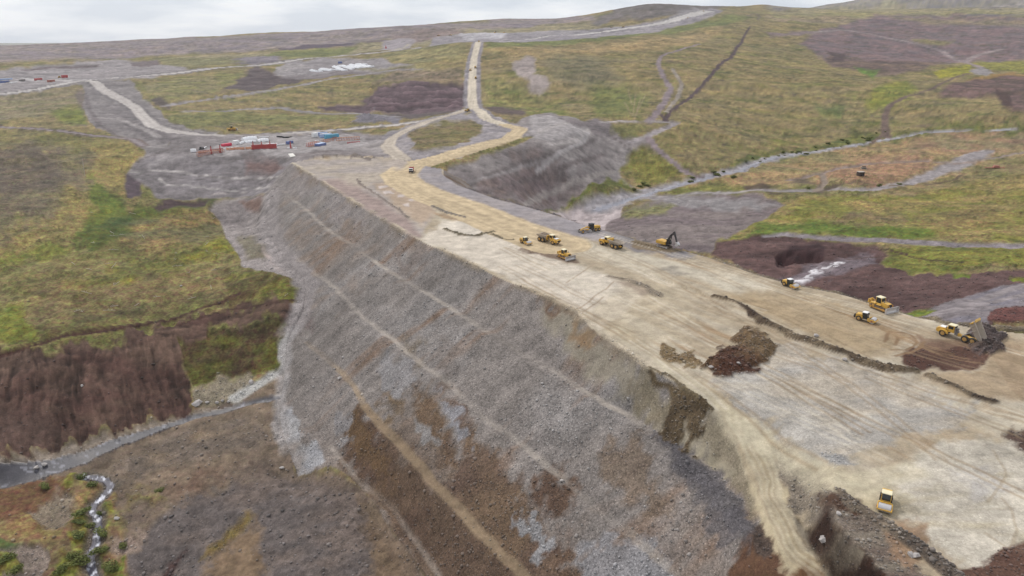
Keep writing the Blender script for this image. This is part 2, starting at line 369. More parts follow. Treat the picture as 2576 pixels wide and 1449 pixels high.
# ---- near vegetation, left valley side
A_([(-60,330),(330,345),(430,500),(560,520),(600,640),(680,690),(760,710),(735,830),(-60,900)], (140,128,80), 1, 0.1, soft=3, c2=(124,118,66), var=.2)
A_([(-60,350),(120,350),(240,370),(260,470),(120,560),(-60,620)], (122,108,90), 1, 0.1, soft=14, warp=18, alpha=.85, c2=(132,120,88))
A_([(240,370),(330,360),(400,430),(330,470),(350,520),(260,560),(180,620),(-60,650),(-60,600),(150,540),(210,470)], (156,138,82), 1, 0, soft=9, warp=14, alpha=.8)
A_([(225,440),(245,450),(260,480),(300,500),(330,535),(270,560),(215,600),(190,620),(195,580),(235,530),(215,470)], (112,122,48), 1, 0, soft=6, warp=8)
A_([(190,590),(240,560),(330,530),(400,512),(480,505),(550,505),(545,525),(450,560),(330,600),(230,620)], (84,98,50), 1, 0.1, soft=4, warp=8, c2=(104,112,44))
A_([(340,655),(420,630),(560,595),(595,645),(470,665),(360,690),(150,740),(160,715)], (142,136,46), 1, 0, soft=8, warp=10, c2=(120,118,60))
A_([(-40,632),(60,628),(180,610),(150,640),(-40,660)], (140,140,60), 1, 0, soft=5)
A_([(340,560),(560,520),(590,590),(460,625),(370,640),(300,610)], (120,112,74), 1, 0.1, soft=8, c2=(150,128,80))
A_([(100,700),(300,690),(560,700),(700,720),(560,760),(300,790),(60,830)], (134,114,78), 1, 0.1, soft=14, warp=16, alpha=.7, c2=(108,94,66))
A_([(-40,760),(60,760),(80,840),(-40,870)], (130,132,52), 1, 0, soft=8, warp=10)
A_([(560,700),(660,690),(765,712),(764,750),(680,760),(570,745)], (108,96,58), 1, 0.1, soft=6, warp=8, c2=(128,122,54))
A_([(470,850),(560,835),(640,820),(740,790),(735,830),(716,880),(708,920),(640,945),(560,950),(490,975),(465,920),(455,885)], (104,100,42), 1, 0.1, soft=2, warp=3, c2=(92,74,50), var=.25)
A_([(-60,372),(100,372),(180,385),(150,470),(-60,500)], (104,90,82), 1, 0.2, soft=10, warp=16, alpha=.6)
A_([(378,520),(440,503),(533,510),(520,526),(440,524),(395,530)], (84,66,66), 0.3, 0.4)
A_([(312,438),(340,430),(400,445),(355,455),(350,500),(318,500)], (98,84,90), 0.2, 0.6)
# ---- brown ripped field
FIELD = [(-60,905),(60,885),(200,868),(300,848),(330,838),(440,832),(470,850),(455,885),(470,930),(490,985),(474,1038),(300,1082),(100,1140),(-60,1162)]
for poly, sc_ in ((FIELD, 1.0), ([(320,846),(450,812),(600,785),(762,742),(752,790),(700,805),(560,832),(460,862)], .7)):
    sl, a = polymask(poly, 3, 10)
    f0, f1 = cast([(250,860),(272,1070)]); dr = (f1-f0)/np.hypot(*(f1-f0)); nr = np.array([-dr[1], dr[0]])
    if sc_ < 1: f0, f1 = cast([(400,835),(740,770)]); dr = (f1-f0)/np.hypot(*(f1-f0)); nr = np.array([-dr[1], dr[0]])
    s = GXX[sl]*nr[0]+GYY[sl]*nr[1]; t = GXX[sl]*dr[0]+GYY[sl]*dr[1]
    rip = .6*fbm(s/1.1+fbm(s/14, t/14, 301, 3)*2.6, t/11, 311, 4)+.45*fbm(s/3.4+fbm(s/9, t/12, 305, 2)*1.5, t/22, 321, 3)+.3*fbm(s/2.0, t/2.4, 331, 3)
    apply(sl, a, (92,68,60), 0.0, 0.4, c2=(106,84,72), var=.2)
    COL[sl] *= (1+a*np.clip(rip, -.6, .6)*1.05)[..., None]
    DZ[sl] += a*rip*0.8*sc_
A_([(-40,1060),(60,1040),(140,1060),(120,1130),(-40,1160)], (112,92,82), 0, 0.6, soft=12, warp=8, alpha=.5)
L_([(-20,898),(60,878),(160,848),(300,828),(420,808),(480,790),(560,768),(600,745)], 2.2, (84,58,50), 0, .6, warp=1.2, dz=-.25)
L_([(60,868),(180,838),(300,822),(440,798)], 1.2, (84,60,50), 0, .6, warp=1.2, alpha=.8)
L_([(420,830),(560,790),(640,770),(752,752)], 1.3, (82,58,50), 0, .6, warp=1.2, dz=-.2)
A_([(565,760),(600,730),(640,745),(620,770),(585,785)], (96,78,50), .8, .5, warp=8, alpha=.8)
# ---- lower left: river flat, stream banks, spoil
A_([(-60,1165),(100,1142),(300,1086),(474,1040),(500,1020),(600,1000),(700,925),(716,960),(705,1060),(750,1200),(840,1185),(930,1240),(1080,1460),(1080,1600),(-60,1600)], (134,116,98), .15, .5, soft=3, c2=(120,104,92), var=.2)
A_([(-60,1165),(100,1142),(300,1086),(474,1040),(520,1020),(560,1030),(400,1075),(180,1150),(-60,1200)], (150,136,122), 0, .5, soft=3)
A_([(380,1110),(520,1060),(640,1050),(690,1120),(560,1150),(440,1170),(300,1220),(250,1190)], (124,110,98), .1, .7, soft=8, c2=(142,122,100))
A_([(320,1600),(325,1400),(400,1300),(480,1250),(640,1205),(780,1200),(900,1250),(985,1400),(900,1600)], (112,102,98), 0, .6, soft=8, warp=8, c2=(122,108,100))
A_([(420,1225),(520,1170),(560,1190),(500,1240),(430,1255)], (118,92,78), 0, .5, soft=12, warp=12, alpha=.7)
A_([(560,1600),(520,1420),(600,1330),(640,1300),(660,1400),(680,1600)], (140,117,94), 0, .3, soft=14, warp=18)
A_([(530,1400),(600,1340),(640,1290),(600,1300),(550,1350),(500,1410)], (128,108,66), .2, .8, soft=5, warp=5)
A_([(405,1449),(440,1400),(470,1370),(450,1420),(420,1480)], (86,66,62), 0, .8, soft=4, warp=6)
A_([(900,1250),(960,1300),(1060,1449),(1060,1600),(880,1600),(940,1400)], (134,114,92), 0, .5, soft=10, warp=12, c2=(120,100,82))
A_([(-60,1235),(140,1205),(215,1200),(280,1222),(300,1300),(320,1400),(320,1600),(-60,1600)], (152,124,82), .8, .3, soft=4, warp=5, c2=(132,112,80), var=.2)
A_([(-60,1235),(100,1208),(185,1205),(180,1250),(90,1290),(50,1310),(-60,1300)], (124,92,66), .6, .3, soft=5, warp=8)
A_([(70,1290),(150,1240),(190,1260),(180,1300),(110,1330)], (146,130,112), .2, .8, soft=5, warp=8)
A_([(-60,1370),(100,1368),(125,1390),(120,1420),(100,1460),(100,1600),(-60,1600)], (150,134,122), .1, .8, soft=3, warp=4)
A_([(-60,1370),(-10,1355),(60,1368),(20,1385),(-60,1390)], (96,110,60), 1, .1, soft=3)
A_([(265,1300),(330,1290),(320,1240),(400,1230),(410,1250),(330,1270),(310,1330),(270,1340)], (140,124,82), .8, .4, soft=6, warp=8)
A_([(270,1370),(330,1340),(380,1330),(370,1360),(310,1400)], (156,136,122), .1, .8, soft=5, warp=6)
for p in ([(170,1200),(215,1205),(232,1215),(200,1230),(160,1228)], [(220,1260),(235,1270),(228,1290),(200,1290)], [(185,1290),(232,1285),(240,1320),(200,1330)], [(170,1335),(225,1335),(230,1360),(180,1370)],
          [(255,1330),(275,1325),(272,1360),(248,1372)], [(160,1380),(222,1370),(222,1420),(180,1460),(130,1460),(140,1420)], [(240,1380),(265,1385),(262,1420),(245,1430)], [(262,1415),(315,1400),(320,1470),(262,1460)], [(-40,1400),(40,1400),(60,1440),(0,1460),(-40,1460)], [(240,1262),(275,1262),(290,1290),(250,1300)]):
    A_(p, (112,120,50), 1, .1, soft=4, warp=7, c2=(146,138,60), var=.2)
A_([(492,1018),(488,980),(560,952),(640,946),(618,985),(560,1012)], (150,138,118), .1, .9, soft=3, warp=5)
L_([(600,1000),(660,966),(708,935),(720,890),(716,868),(735,830)], 5, (182,178,172), 0, .9, warp=1.5)
L_([(770,720),(762,770),(735,830)], 3, (176,172,168), 0, .9, warp=1.5)
A_([(530,532),(545,512),(600,497),(672,488),(670,545),(684,600),(715,655),(752,692),(770,722),(740,705),(700,692),(620,680),(600,650),(572,605),(557,562)], (160,150,146), 0, .8, soft=2, warp=3, c2=(140,130,128))
A_([(600,600),(660,600),(690,640),(660,660),(610,640)], (120,112,84), .7, .6, soft=6, warp=8, alpha=.7)
A_([(600,505),(668,490),(665,520),(620,530)], (132,108,98), 0, .6, soft=4)
A_([(660,625),(690,640),(740,690),(700,680),(680,660)], (178,162,156), 0, .3, soft=4)
# ---- gravel plateau, upper left
GR = (152,144,144)
A_([(-60,175),(100,164),(330,153),(420,168),(480,186),(370,203),(200,218),(100,226),(-60,240)], (158,149,148), 0, .3, soft=3, c2=(146,138,138))
A_([(325,158),(390,154),(400,164),(360,175),(330,170)], (122,108,108), .2, .5, soft=3); A_([(50,172),(130,167),(255,164),(240,168),(120,173),(60,176)], (112,98,98), .2, .4, soft=2, warp=2)
L_([(110,180),(230,178),(310,172)], 22, (172,164,162), 0, .1)
A_([(560,160),(590,150),(650,145),(720,152),(640,170),(580,166)], (122,114,120), 0, .6, soft=2, c2=(140,130,134))
A_([(200,212),(262,210),(332,210),(357,235),(370,262),(400,284),(440,312),(470,326),(560,336),(560,345),(480,352),(440,348),(410,380),(400,400),(365,400),(358,372),(300,335),(240,325),(215,300),(205,270),(218,240)], (136,128,127), 0, .5, soft=2, c2=(146,138,136))
A_([(185,225),(205,222),(218,240),(205,285),(215,330),(190,320),(170,300),(195,270)], (120,106,106), .3, .6, soft=4, alpha=.8)
A_([(-60,262),(0,262),(30,280),(20,300),(-60,300)], (140,128,128), 0, .4, soft=4)
A_([(105,235),(160,228),(190,240),(110,248)], (134,124,118), .4, .4, soft=4)
A_([(230,270),(285,270),(340,270),(360,300),(330,310),(280,285)], (128,120,120), 0, .6, soft=4, alpha=.8)
A_([(312,308),(345,312),(400,330),(450,345),(470,360),(400,352),(340,335)], (118,110,110), 0, .8, soft=3)
A_([(380,150),(560,150),(620,162),(470,180),(420,168)], (140,134,92), 1, 0, soft=4)
A_([(365,215),(560,192),(620,182),(590,210),(560,235),(420,265),(378,262)], (132,130,74), 1, 0, soft=3, c2=(146,134,94))
A_([(370,255),(400,250),(430,268),(420,275),(392,272)], (98,86,80), .5, .5, soft=3)
A_([(0,232),(185,222),(200,260),(100,300),(-40,300),(-40,240)], (138,130,92), 1, .1, soft=4, c2=(148,132,104))
A_([(130,275),(200,268),(215,320),(150,310)], (122,128,56), 1, 0, soft=5)
A_([(470,300),(560,292),(640,298),(580,325),(500,322),(465,315)], (118,116,62), 1, 0, soft=3, c2=(134,120,96))
A_([(520,303),(590,300),(600,312),(540,318)], (122,106,104), .6, .2, soft=3)
A_([(430,290),(640,288),(900,292),(880,302),(640,312),(560,318),(470,328),(430,305)], (130,128,78), 1, 0, soft=3)
A_([(560,238),(590,212),(620,186),(650,174),(690,186),(720,196),(800,192),(900,180),(880,196),(760,208),(690,222),(610,234)], (108,94,94), .1, .7, soft=3, c2=(94,80,82))
A_([(690,186),(720,158),(800,148),(900,150),(960,152),(1040,168),(1062,180),(990,180),(900,188),(800,192),(720,198)], (152,144,144), 0, .3, soft=2.5)
A_([(700,196),(800,190),(900,186),(1040,176),(1060,182),(960,186),(860,198),(760,206)], (132,122,122), 0, .6, soft=2)
A_([(890,180),(1000,176),(1168,150),(1172,120),(1000,128),(960,150),(1060,165),(1140,185)], (160,146,98), 1, 0, soft=5, c2=(140,134,90))
A_([(1000,180),(1160,178),(1172,205),(1060,204),(940,212)], (146,126,104), 1, 0, soft=5)
A_([(925,246),(960,222),(1000,213),(1060,207),(1120,206),(1173,209),(1174,258),(1150,274),(1080,286),(1000,280),(900,280),(800,272),(800,266),(860,263),(920,262),(905,254)], (110,90,94), 0, .5, soft=2, warp=3, c2=(96,78,82))
sl, a = polymask([(930,214),(1173,206),(1174,262),(930,282)], 3, 2)
strp = np.sin((GYY[sl]+GXX[sl]*0.12+n_mid[sl]*26+n_big[sl]*20)*2*math.pi/42); COL[sl] *= (1+a*0.42*np.clip(strp+.2*n_far2[sl]*3, -1.2, .9))[..., None]; DZ[sl] += a*2.5*strp
A_([(890,308),(912,290),(930,284),(965,288),(1010,295),(1002,306),(940,309)], (128,122,128), 0, .5, soft=2)
A_([(955,282),(1050,278),(1150,278),(1060,294),(1000,294)], (104,92,92), .4, .6, soft=3)
A_([(690,124),(760,115),(880,106),(898,110),(870,116),(780,123),(730,127)], (102,88,98), .1, .5, soft=2); A_([(915,112),(940,102),(980,97),(975,106),(930,114)], (112,98,104), .1, .5, soft=2)
A_([(950,126),(965,108),(1000,94),(1045,104),(1035,118),(1000,126)], (160,150,152), 0, .4, soft=3)
A_([(700,172),(720,165),(800,168),(700,188)], (160,152,150), 0, .3)
# top band by the hill road
A_([(1085,100),(1180,88),(1288,81),(1450,77),(1570,68),(1700,44),(1790,20),(1820,24),(1790,45),(1710,66),(1640,84),(1500,98),(1288,107),(1210,112),(1080,118)], (148,140,144), 0, .6, soft=2, warp=3, c2=(160,152,152))
A_([(1650,60),(1720,26),(1745,20),(1770,28),(1700,56)], (152,145,145), 0, .4, soft=3)
A_([(1150,92),(1250,84),(1330,84),(1260,92),(1180,98)], (184,178,180), 0, .4, soft=3)
# roads on the plateau (widths in metres)
def road(pts, wd, col=(188,180,175), verge=(136,128,128), vw=1.9, cls=2, rock=.12, **k):
    wv = [x*vw for x in wd] if isinstance(wd, (list, tuple)) else wd*vw
    if verge is not None: L_(pts, wv, verge, 0, .5, soft=1.5, warp=1.0)
    sl, a, sd_, par = linemask(pts, wd, 1.0, .5)
    apply(sl, a, col, 0, rock, cls=cls, **k)
    rut = fbm(sd_/1.5, par/70, 461, 3)
    ww_ = float(np.mean(wd)); berm = np.exp(-((np.abs(sd_)-ww_*.6)/(1.0+foot[sl]))**2)*np.clip(.5+1.2*n_mid[sl], .1, 1); COL[sl] *= (1-.28*berm)[..., None]; DZ[sl] += .6*berm
    COL[sl] *= (1+a*rut*0.22+.06*a)[..., None]
road([(-40,236),(30,229),(100,222),(190,212),(300,201),(450,190),(560,178),(640,170),(760,151),(850,140),(950,133),(1080,118),(1150,110),(1205,104)], [20,20,22,22,24,24,26,20], vw=2.2)
road([(1205,104),(1290,98),(1350,94),(1400,90),(1480,83),(1540,78),(1600,71),(1680,55),(1740,40),(1782,28)], [14,14,16,24,40,52,60,50], col=(194,187,182), vw=1.2)
road([(200,210),(235,212),(262,226),(300,250),(340,275),(362,300),(385,320),(430,333),(500,340),(560,343),(640,341),(700,338),(800,330),(900,321),(1000,311),(1080,298),(1150,279),(1185,270)], [13,16,17,15,13,12,12,13,13,12,12], col=(188,179,173), vw=1.5)
road([(-40,318),(0,322),(150,333),(250,345),(330,350),(360,368)], 5, col=(150,138,138), verge=(126,110,104))
L_([(140,200),(170,206),(188,212)], 16, (186,178,174)); L_([(62,197),(100,205),(170,204),(260,206)], 14, (176,170,168))
L_([(420,272),(480,262),(600,245),(700,228),(800,210),(900,196),(1000,181),(1055,179)], 13, (156,148,148), 0, .6)
L_([(470,286),(560,286),(640,278),(700,272),(740,277),(800,283),(900,282),(1000,291)], 12, (152,146,148), 0, .6)
L_([(700,180),(760,188),(690,192)], 6, (166,158,156)); L_([(965,132),(1000,124),(1030,112)], 8, (178,168,150))
# site pad and the benches below it
A_([(320,436),(350,400),(400,380),(455,360),(500,342),(640,338),(900,328),(985,340),(1005,400),(860,396),(735,412),(700,450),(690,482),(560,502),(402,503),(372,476)], (148,139,138), 0, .5, soft=2.5, warp=3, c2=(136,127,126))
A_([(380,390),(450,345),(480,350),(500,372),(470,388),(400,398)], (128,120,119), 0, .9, soft=3)
A_([(480,398),(600,392),(735,392),(735,404),(640,410),(500,410)], (116,108,106), 0, .9, soft=4, alpha=.8)
A_([(640,385),(735,378),(800,374),(880,378),(860,390),(760,386),(735,392)], (118,108,106), 0, .9, soft=3, alpha=.9)
A_([(468,388),(500,374),(560,364),(640,344),(700,336),(900,338),(965,350),(905,376),(800,380),(745,386),(735,398),(640,387),(560,396),(490,397)], (164,156,154), 0, .3, soft=2)
A_([(330,432),(370,400),(400,396),(470,390),(560,397),(735,402),(733,420),(700,446),(697,470),(690,480),(640,492),(560,499),(402,500),(372,472),(320,436)], (142,134,135), 0, .75, soft=2, warp=2, c2=(130,122,122))
A_([(612,402),(690,400),(715,420),(690,442),(620,440)], (122,96,90), 0, .6, soft=5, warp=6, alpha=.8)
A_([(400,398),(470,390),(470,400),(420,425),(372,428)], (158,150,149), 0, .4, soft=3)
for ln in ([(325,432),(412,427),(470,432),(490,442),(575,449),(643,448),(700,446)], [(400,450),(425,469),(500,472),(582,482),(643,474),(697,470)]):
    L_(ln, 2.6, (178,170,166), 0, .5, warp=.6)
A_([(880,378),(960,352),(1010,395),(990,400),(930,402),(880,398)], (160,151,148), 0, .4, soft=3)
A_([(745,388),(900,378),(1000,390),(900,396),(760,402)], (142,132,130), 0, .5, soft=3)
# knot of roads at the far abutment
A_([(960,352),(985,322),(1080,296),(1180,278),(1235,282),(1290,302),(1345,330),(1250,368),(1060,412),(1000,432),(985,400)], (162,153,152), 0, .5, soft=2, c2=(152,144,146))
A_([(1030,342),(1060,320),(1120,300),(1180,303),(1215,318),(1197,345),(1130,370),(1060,380),(1030,378),(1044,362)], (128,118,74), 1, .1, soft=2.5, c2=(140,122,90))
A_([(1290,310),(1330,288),(1380,279),(1440,288),(1520,312),(1560,328),(1600,350),(1650,345),(1625,372),(1585,402),(1556,430),(1565,455),(1600,470),(1500,475),(1440,505),(1400,532),(1380,534),(1250,499),(1150,464),(1116,440),(1128,420),(1300,372),(1345,345)], (148,139,136), 0, .55, soft=2, warp=3, c2=(138,128,126))
A_([(1180,470),(1300,420),(1420,425),(1480,440),(1400,490),(1400,530),(1300,512)], (126,106,106), 0, .6, soft=8, warp=10, alpha=.7, c2=(132,110,102))
A_([(1330,290),(1400,284),(1470,310),(1480,340),(1420,350),(1340,350)], (168,160,158), 0, .3, soft=5)
for q_, w_, c_ in (([(1300,520),(1400,478),(1500,440),(1560,425)], 4, (166,156,150)), ([(1170,462),(1260,430),(1350,400),(1440,370),(1500,350)], 4, (122,112,110)), ([(1220,482),(1330,450),(1430,420),(1520,385)], 3, (120,108,106)), ([(1490,318),(1540,350),(1575,385),(1550,430)], 5, (160,151,148)), ([(1505,322),(1545,345),(1590,380)], 2.5, (104,94,92)),
    ([(1345,332),(1440,300),(1480,318),(1470,345),(1380,365)], 6, (178,169,165)), ([(500,445),(600,452),(700,449)], 2, (112,104,102)), ([(400,440),(470,452),(600,462),(690,458)], 2, (112,104,104)), ([(345,405),(400,385),(450,365)], 3, (116,106,104)), ([(560,398),(640,402),(735,398)], 2, (108,100,98)),
    ([(640,478),(600,488),(520,492),(420,490)], 2, (168,158,154)), ([(215,232),(225,280),(250,318),(300,345)], 5, (120,110,110)), ([(240,300),(300,305),(350,322),(400,345)], 6, (164,156,153)), ([(480,232),(600,262),(700,258)], 4, (120,112,96))):
    L_(q_, w_, c_, 0, .6, warp=1.0, alpha=.8)  # dark lines paint in the shade of banks; pale ones are ledges and tracks
L_([(1350,430),(1420,380),(1470,350),(1480,330)], 3, (170,162,160)); L_([(1130,470),(1250,440),(1400,395)], 2.5, (164,156,154), alpha=.6)
A_([(1395,290),(1500,300),(1560,330),(1600,352),(1560,350),(1480,318)], (124,114,114), .1, .8, soft=3)
A_([(1540,330),(1560,310),(1625,315),(1640,325),(1600,352),(1575,345)], (134,128,76), 1, 0, soft=3)
A_([(1555,428),(1580,400),(1640,378),(1680,400),(1730,430),(1745,450),(1680,462),(1620,468),(1600,440)], (144,138,66), 1, .1, soft=2.5, c2=(128,122,62))
A_([(1412,520),(1450,490),(1530,460),(1580,463),(1585,475),(1520,490),(1470,510),(1430,522)], (126,128,58), 1, .1, soft=2.5, c2=(108,112,50))
A_([(1372,530),(1420,524),(1430,532),(1390,537)], (130,134,66), 1, 0, soft=2)
# ---- valley floor upstream
A_([(1860,428),(1900,404),(1960,392),(2050,380),(2120,372),(2200,356),(2260,344),(2240,336),(2120,350),(2000,372),(1900,388),(1850,410)], (88,100,50), 1, .1, soft=3, warp=9, c2=(118,120,58), var=.3)
A_([(1600,478),(1700,455),(1800,440),(1950,400),(2100,378),(2300,352),(2620,338),(2620,400),(2480,402),(2420,440),(2250,470),(2050,492),(1900,486),(1700,490)], (166,138,98), 1, .1, soft=3, warp=5, c2=(150,136,92))
A_([(2090,420),(2200,395),(2330,400),(2340,430),(2250,462),(2130,465),(2060,450)], (172,134,102), 1, .1, soft=5, warp=8)
A_([(2300,352),(2620,340),(2620,372),(2400,385),(2280,380)], (158,126,100), .8, .2, soft=6, warp=8, c2=(150,134,100))
A_([(1640,480),(1720,466),(1850,468),(1950,480),(2050,470),(2060,490),(1850,492),(1750,500),(1690,496)], (126,124,64), 1, .1, soft=4, warp=5)
A_([(1870,472),(1920,468),(1940,482),(1990,484),(1940,490),(1880,486)], (100,84,68), .5, .4, soft=3)
A_([(1780,640),(1800,608),(1860,578),(1930,545),(1960,515),(2050,492),(2300,492),(2400,470),(2620,430),(2620,612),(2400,606),(2200,598),(2000,590),(1880,600)], (136,132,60), 1, .1, soft=3, warp=4, c2=(158,138,84))
A_([(1860,600),(1930,560),(2100,560),(2330,575),(2350,600),(2200,596),(2000,588),(1900,598)], (110,126,48), 1, .1, soft=6, warp=6)
A_([(2300,540),(2500,520),(2560,560),(2400,580),(2280,575)], (142,122,76), 1, .1, soft=8, warp=8, alpha=.7)
A_([(2150,540),(2280,545),(2260,565),(2080,562)], (134,112,86), 1, .2, soft=6, warp=8, alpha=.8)
A_([(1440,560),(1540,545),(1600,520),(1700,498),(1800,488),(1900,490),(1975,516),(1935,545),(1860,580),(1800,612),(1790,640),(1700,625),(1590,598),(1500,576)], (140,127,123), .05, .6, soft=2.5, warp=4, c2=(128,114,114))
A_([(1555,545),(1600,522),(1690,515),(1705,522),(1640,540),(1570,552)], (138,134,90), 1, .1, soft=3)
A_([(1600,500),(1700,496),(1850,502),(1960,518),(1850,530),(1700,520)], (150,143,142), 0, .7, soft=4)
A_([(1790,640),(1800,612),(1860,596),(1980,590),(2060,600),(2200,620),(2236,640),(2210,668),(2290,690),(2400,690),(2620,680),(2620,770),(2500,800),(2480,830),(2300,797),(2200,765),(2100,735),(2000,717),(1900,688)], (112,86,82), .05, .7, soft=2.5, warp=4, c2=(92,68,65), var=.2)
A_([(1950,655),(1990,615),(2060,605),(2080,625),(2070,650),(2000,660)], (72,50,50), 0, .6, soft=4, warp=6)
A_([(2090,650),(2200,640),(2210,665),(2120,690),(2000,716),(1960,705),(2010,680)], (122,108,112), 0, .6, soft=4, warp=6)
A_([(2215,668),(2245,640),(2240,625),(2350,620),(2620,628),(2620,676),(2440,672),(2400,690),(2300,686)], (136,132,58), 1, .1, soft=3, warp=5, c2=(116,120,52))
A_([(2390,690),(2440,690),(2440,705),(2395,700)], (110,124,46), 1, 0, soft=3)
A_([(2540,700),(2600,698),(2600,712),(2550,712)], (120,130,46), 1, 0, soft=3)
L_([(1930,592),(1975,588),(2040,596),(2150,604),(2250,608),(2400,616),(2620,624)], [6,9,10,12,16], (146,136,138), 0, .7, warp=1)
L_([(2270,640),(2340,655),(2420,665)], 2.0, (84,66,54), 0, .5, warp=.8); L_([(2130,650),(2280,640),(2190,625)], 1.6, (92,70,62), 0, .5)
A_([(2240,782),(2330,772),(2420,745),(2500,725),(2620,712),(2620,768),(2560,765),(2490,785),(2485,810),(2480,832),(2400,815),(2300,796)], (140,130,131), 0, .4, soft=2.5, warp=3, c2=(130,124,132))
L_([(2300,790),(2400,770),(2520,735),(2620,715)], 4, (152,142,142)); L_([(2360,792),(2450,765),(2600,735)], 3, (150,140,140))
A_([(2490,785),(2510,772),(2620,762),(2620,812),(2520,812),(2485,808)], (116,76,70), 0, .9, soft=2, warp=3)
A_([(2270,778),(2345,768),(2352,774),(2330,783),(2290,786)], (124,136,52), 1, 0, soft=2)
A_([(2000,700),(2030,695),(2060,680),(2060,668),(2110,658),(2130,658),(2110,668),(2085,680),(2060,700),(2030,712),(2008,716)], (168,156,158), 0, .4, soft=3, warp=9, alpha=.6)
sl, a, sd_, par = linemask([(2010,712),(2032,700),(2050,684),(2075,672),(2100,664),(2128,658)], [5,5,5,6,5,3], 1.2, 2.2)
a = a*np.clip((fbm(GXX[sl]/3.2, GYY[sl]/2.2, 541, 4)+.02)*7, 0, 1); apply(sl, a, (226,220,222), 0, .1, cls=5)  # puddles, with their bright reflection painted on as white
# rivers, gravel bars, tracks
RVG = (164,157,158)
A_([(1385,536),(1440,522),(1500,512),(1540,498),(1570,520),(1560,545),(1525,560),(1490,572),(1440,556)], (190,176,174), 0, .2, soft=2, warp=3)
A_([(1512,512),(1545,512),(1555,522),(1520,522)], (140,128,124), .1, .5, soft=2)
L_([(1500,522),(1560,505),(1640,480),(1720,462),(1780,448),(1860,430),(1900,410),(1950,395),(2020,385),(2100,372),(2200,356),(2280,345),(2340,336),(2450,332),(2620,328)], [20,15,12,11,10,9,8,7,6], RVG, 0, .3, warp=2.5)
L_([(1500,528),(1560,512),(1640,484),(1720,463),(1780,449),(1860,431),(1900,412),(1950,396),(2020,386),(2100,373),(2200,357),(2280,346),(2340,337),(2450,332),(2620,328)], [5,4,3.5,3,3,3,2.5,2.5], (160,158,166), 0, .1, warp=1.5, cls=4)
L_([(1620,500),(1740,490),(1900,482),(2040,482),(2100,476),(2200,478),(2290,460),(2340,445),(2380,425),(2415,412),(2440,400),(2490,380)], [7,8,8,9,10,14,18,20,10], (160,151,150), 0, .5, warp=2)
L_([(1990,455),(2100,430),(2200,412),(2330,408),(2450,412)], 7, (150,132,122), 0, .4, warp=1.5); L_([(2440,408),(2520,395),(2620,378)], 5, (146,132,124))
L_([(2068,440),(2075,462),(2050,485)], 5, (150,134,120)); A_([(1985,460),(2020,450),(2060,460),(2020,470)], (118,102,84), .6, .3)
L_([(2240,470),(2330,466),(2400,455),(2420,440)], 3, (110,92,74), .3, .3)
L_([(2170,460),(2110,468),(2060,485)], 4, (120,104,90), .3, .3)
PUR = (146,130,132)
L_([(1888,68),(1872,92),(1860,108),(1840,142),(1795,182),(1750,226),(1712,258),(1684,284),(1672,304)], [5,7,9,8,7,6,5], (96,78,80), 0, .4, warp=1.5, dz=-.3)
L_([(1662,285),(1675,300),(1680,306)], 5, (96,78,80), 0, .4)
L_([(1760,112),(1720,124),(1695,132),(1662,145),(1655,165),(1668,190),(1688,215),(1668,260),(1647,290),(1632,306)], [6,7,8,9,9,8], PUR, 0, .3, warp=1.5)
L_([(1690,175),(1716,205),(1706,238),(1688,264),(1676,282)], [6,6,5], (156,144,132), .1, .3, warp=1)
L_([(1510,306),(1560,303),(1640,305),(1705,311)], 7, (166,156,154), 0, .3); L_([(1700,312),(1660,328),(1630,340),(1590,356)], 8, (162,152,152), 0, .4, warp=1)
L_([(1628,342),(1655,378),(1700,415),(1735,440),(1760,446)], 6, PUR, 0, .4, warp=1)
A_([(1288,160),(1330,146),(1352,148),(1345,160),(1345,185),(1382,213),(1370,228),(1345,224),(1310,192),(1290,172)], (166,152,146), 0, .2, soft=3)
L_([(2232,345),(2225,320),(2228,285),(2240,262),(2285,238),(2345,220),(2400,190),(2440,182)], [9,8,6,5], (118,98,88), .2, .3, warp=1)
L_([(2192,360),(2225,335)], 5, (124,104,92), .2, .3)
L_([(2030,84),(2100,78),(2132,74),(2160,82),(2230,98),(2300,115),(2370,128),(2420,152),(2470,172)], [18,18,18,16,16], (154,138,136), .2, .1); L_([(2420,155),(2460,135),(2520,124)], 18, (154,138,136), .2, .1)
A_([(2440,176),(2475,168),(2510,182),(2480,188),(2445,184)], (152,144,142), 0, .3)
A_([(2420,196),(2460,190),(2540,182),(2600,180),(2600,186),(2500,192)], (152,120,70), 1, 0)
L_([(1932,33),(1990,35),(2040,38)], 22, (100,88,84), .3, .3); L_([(2440,40),(2520,38),(2620,36)], 30, (120,112,116), 0, .3)
L_([(1880,42),(1900,34),(1915,45),(1905,52)], 6, (120,104,96), .3, .2); A_([(2450,22),(2520,12),(2576,4),(2600,-4),(2520,14)], (196,184,170), .3, .1)
A_([(1932,88),(2000,80),(2060,84),(2040,92),(1940,95)], (136,118,116), .6, .2, soft=3)
A_([(2075,132),(2120,140),(2125,152),(2100,150)], (90,72,72), .4, .6, soft=3)
for q in ([(1580,215),(1590,260)], [(1600,225),(1592,290)], [(1625,230),(1600,285)], [(1612,240),(1596,300)], [(1570,250),(1590,290)]):
    L_(q, 1.6, (160,140,110), .6, .1, alpha=.7)
# ---- haul road (pale from the far hill, tan towards the crest)
HR = [(1208,103),(1200,125),(1192,150),(1188,200),(1187,240),(1192,268),(1225,296),(1270,310),(1308,322),(1285,345),(1200,370),(1100,400),(1030,418),(1002,440),(1020,462),(1075,490),(1160,520),(1290,577),(1400,615)]
L_(HR[:9], [20,24,26,22,20], (150,142,145), 0, .5, soft=1.5, warp=1)
TREAD = [12,11.5,11.5,12,13,15,17,19,22]
WHITE = (218,206,190)
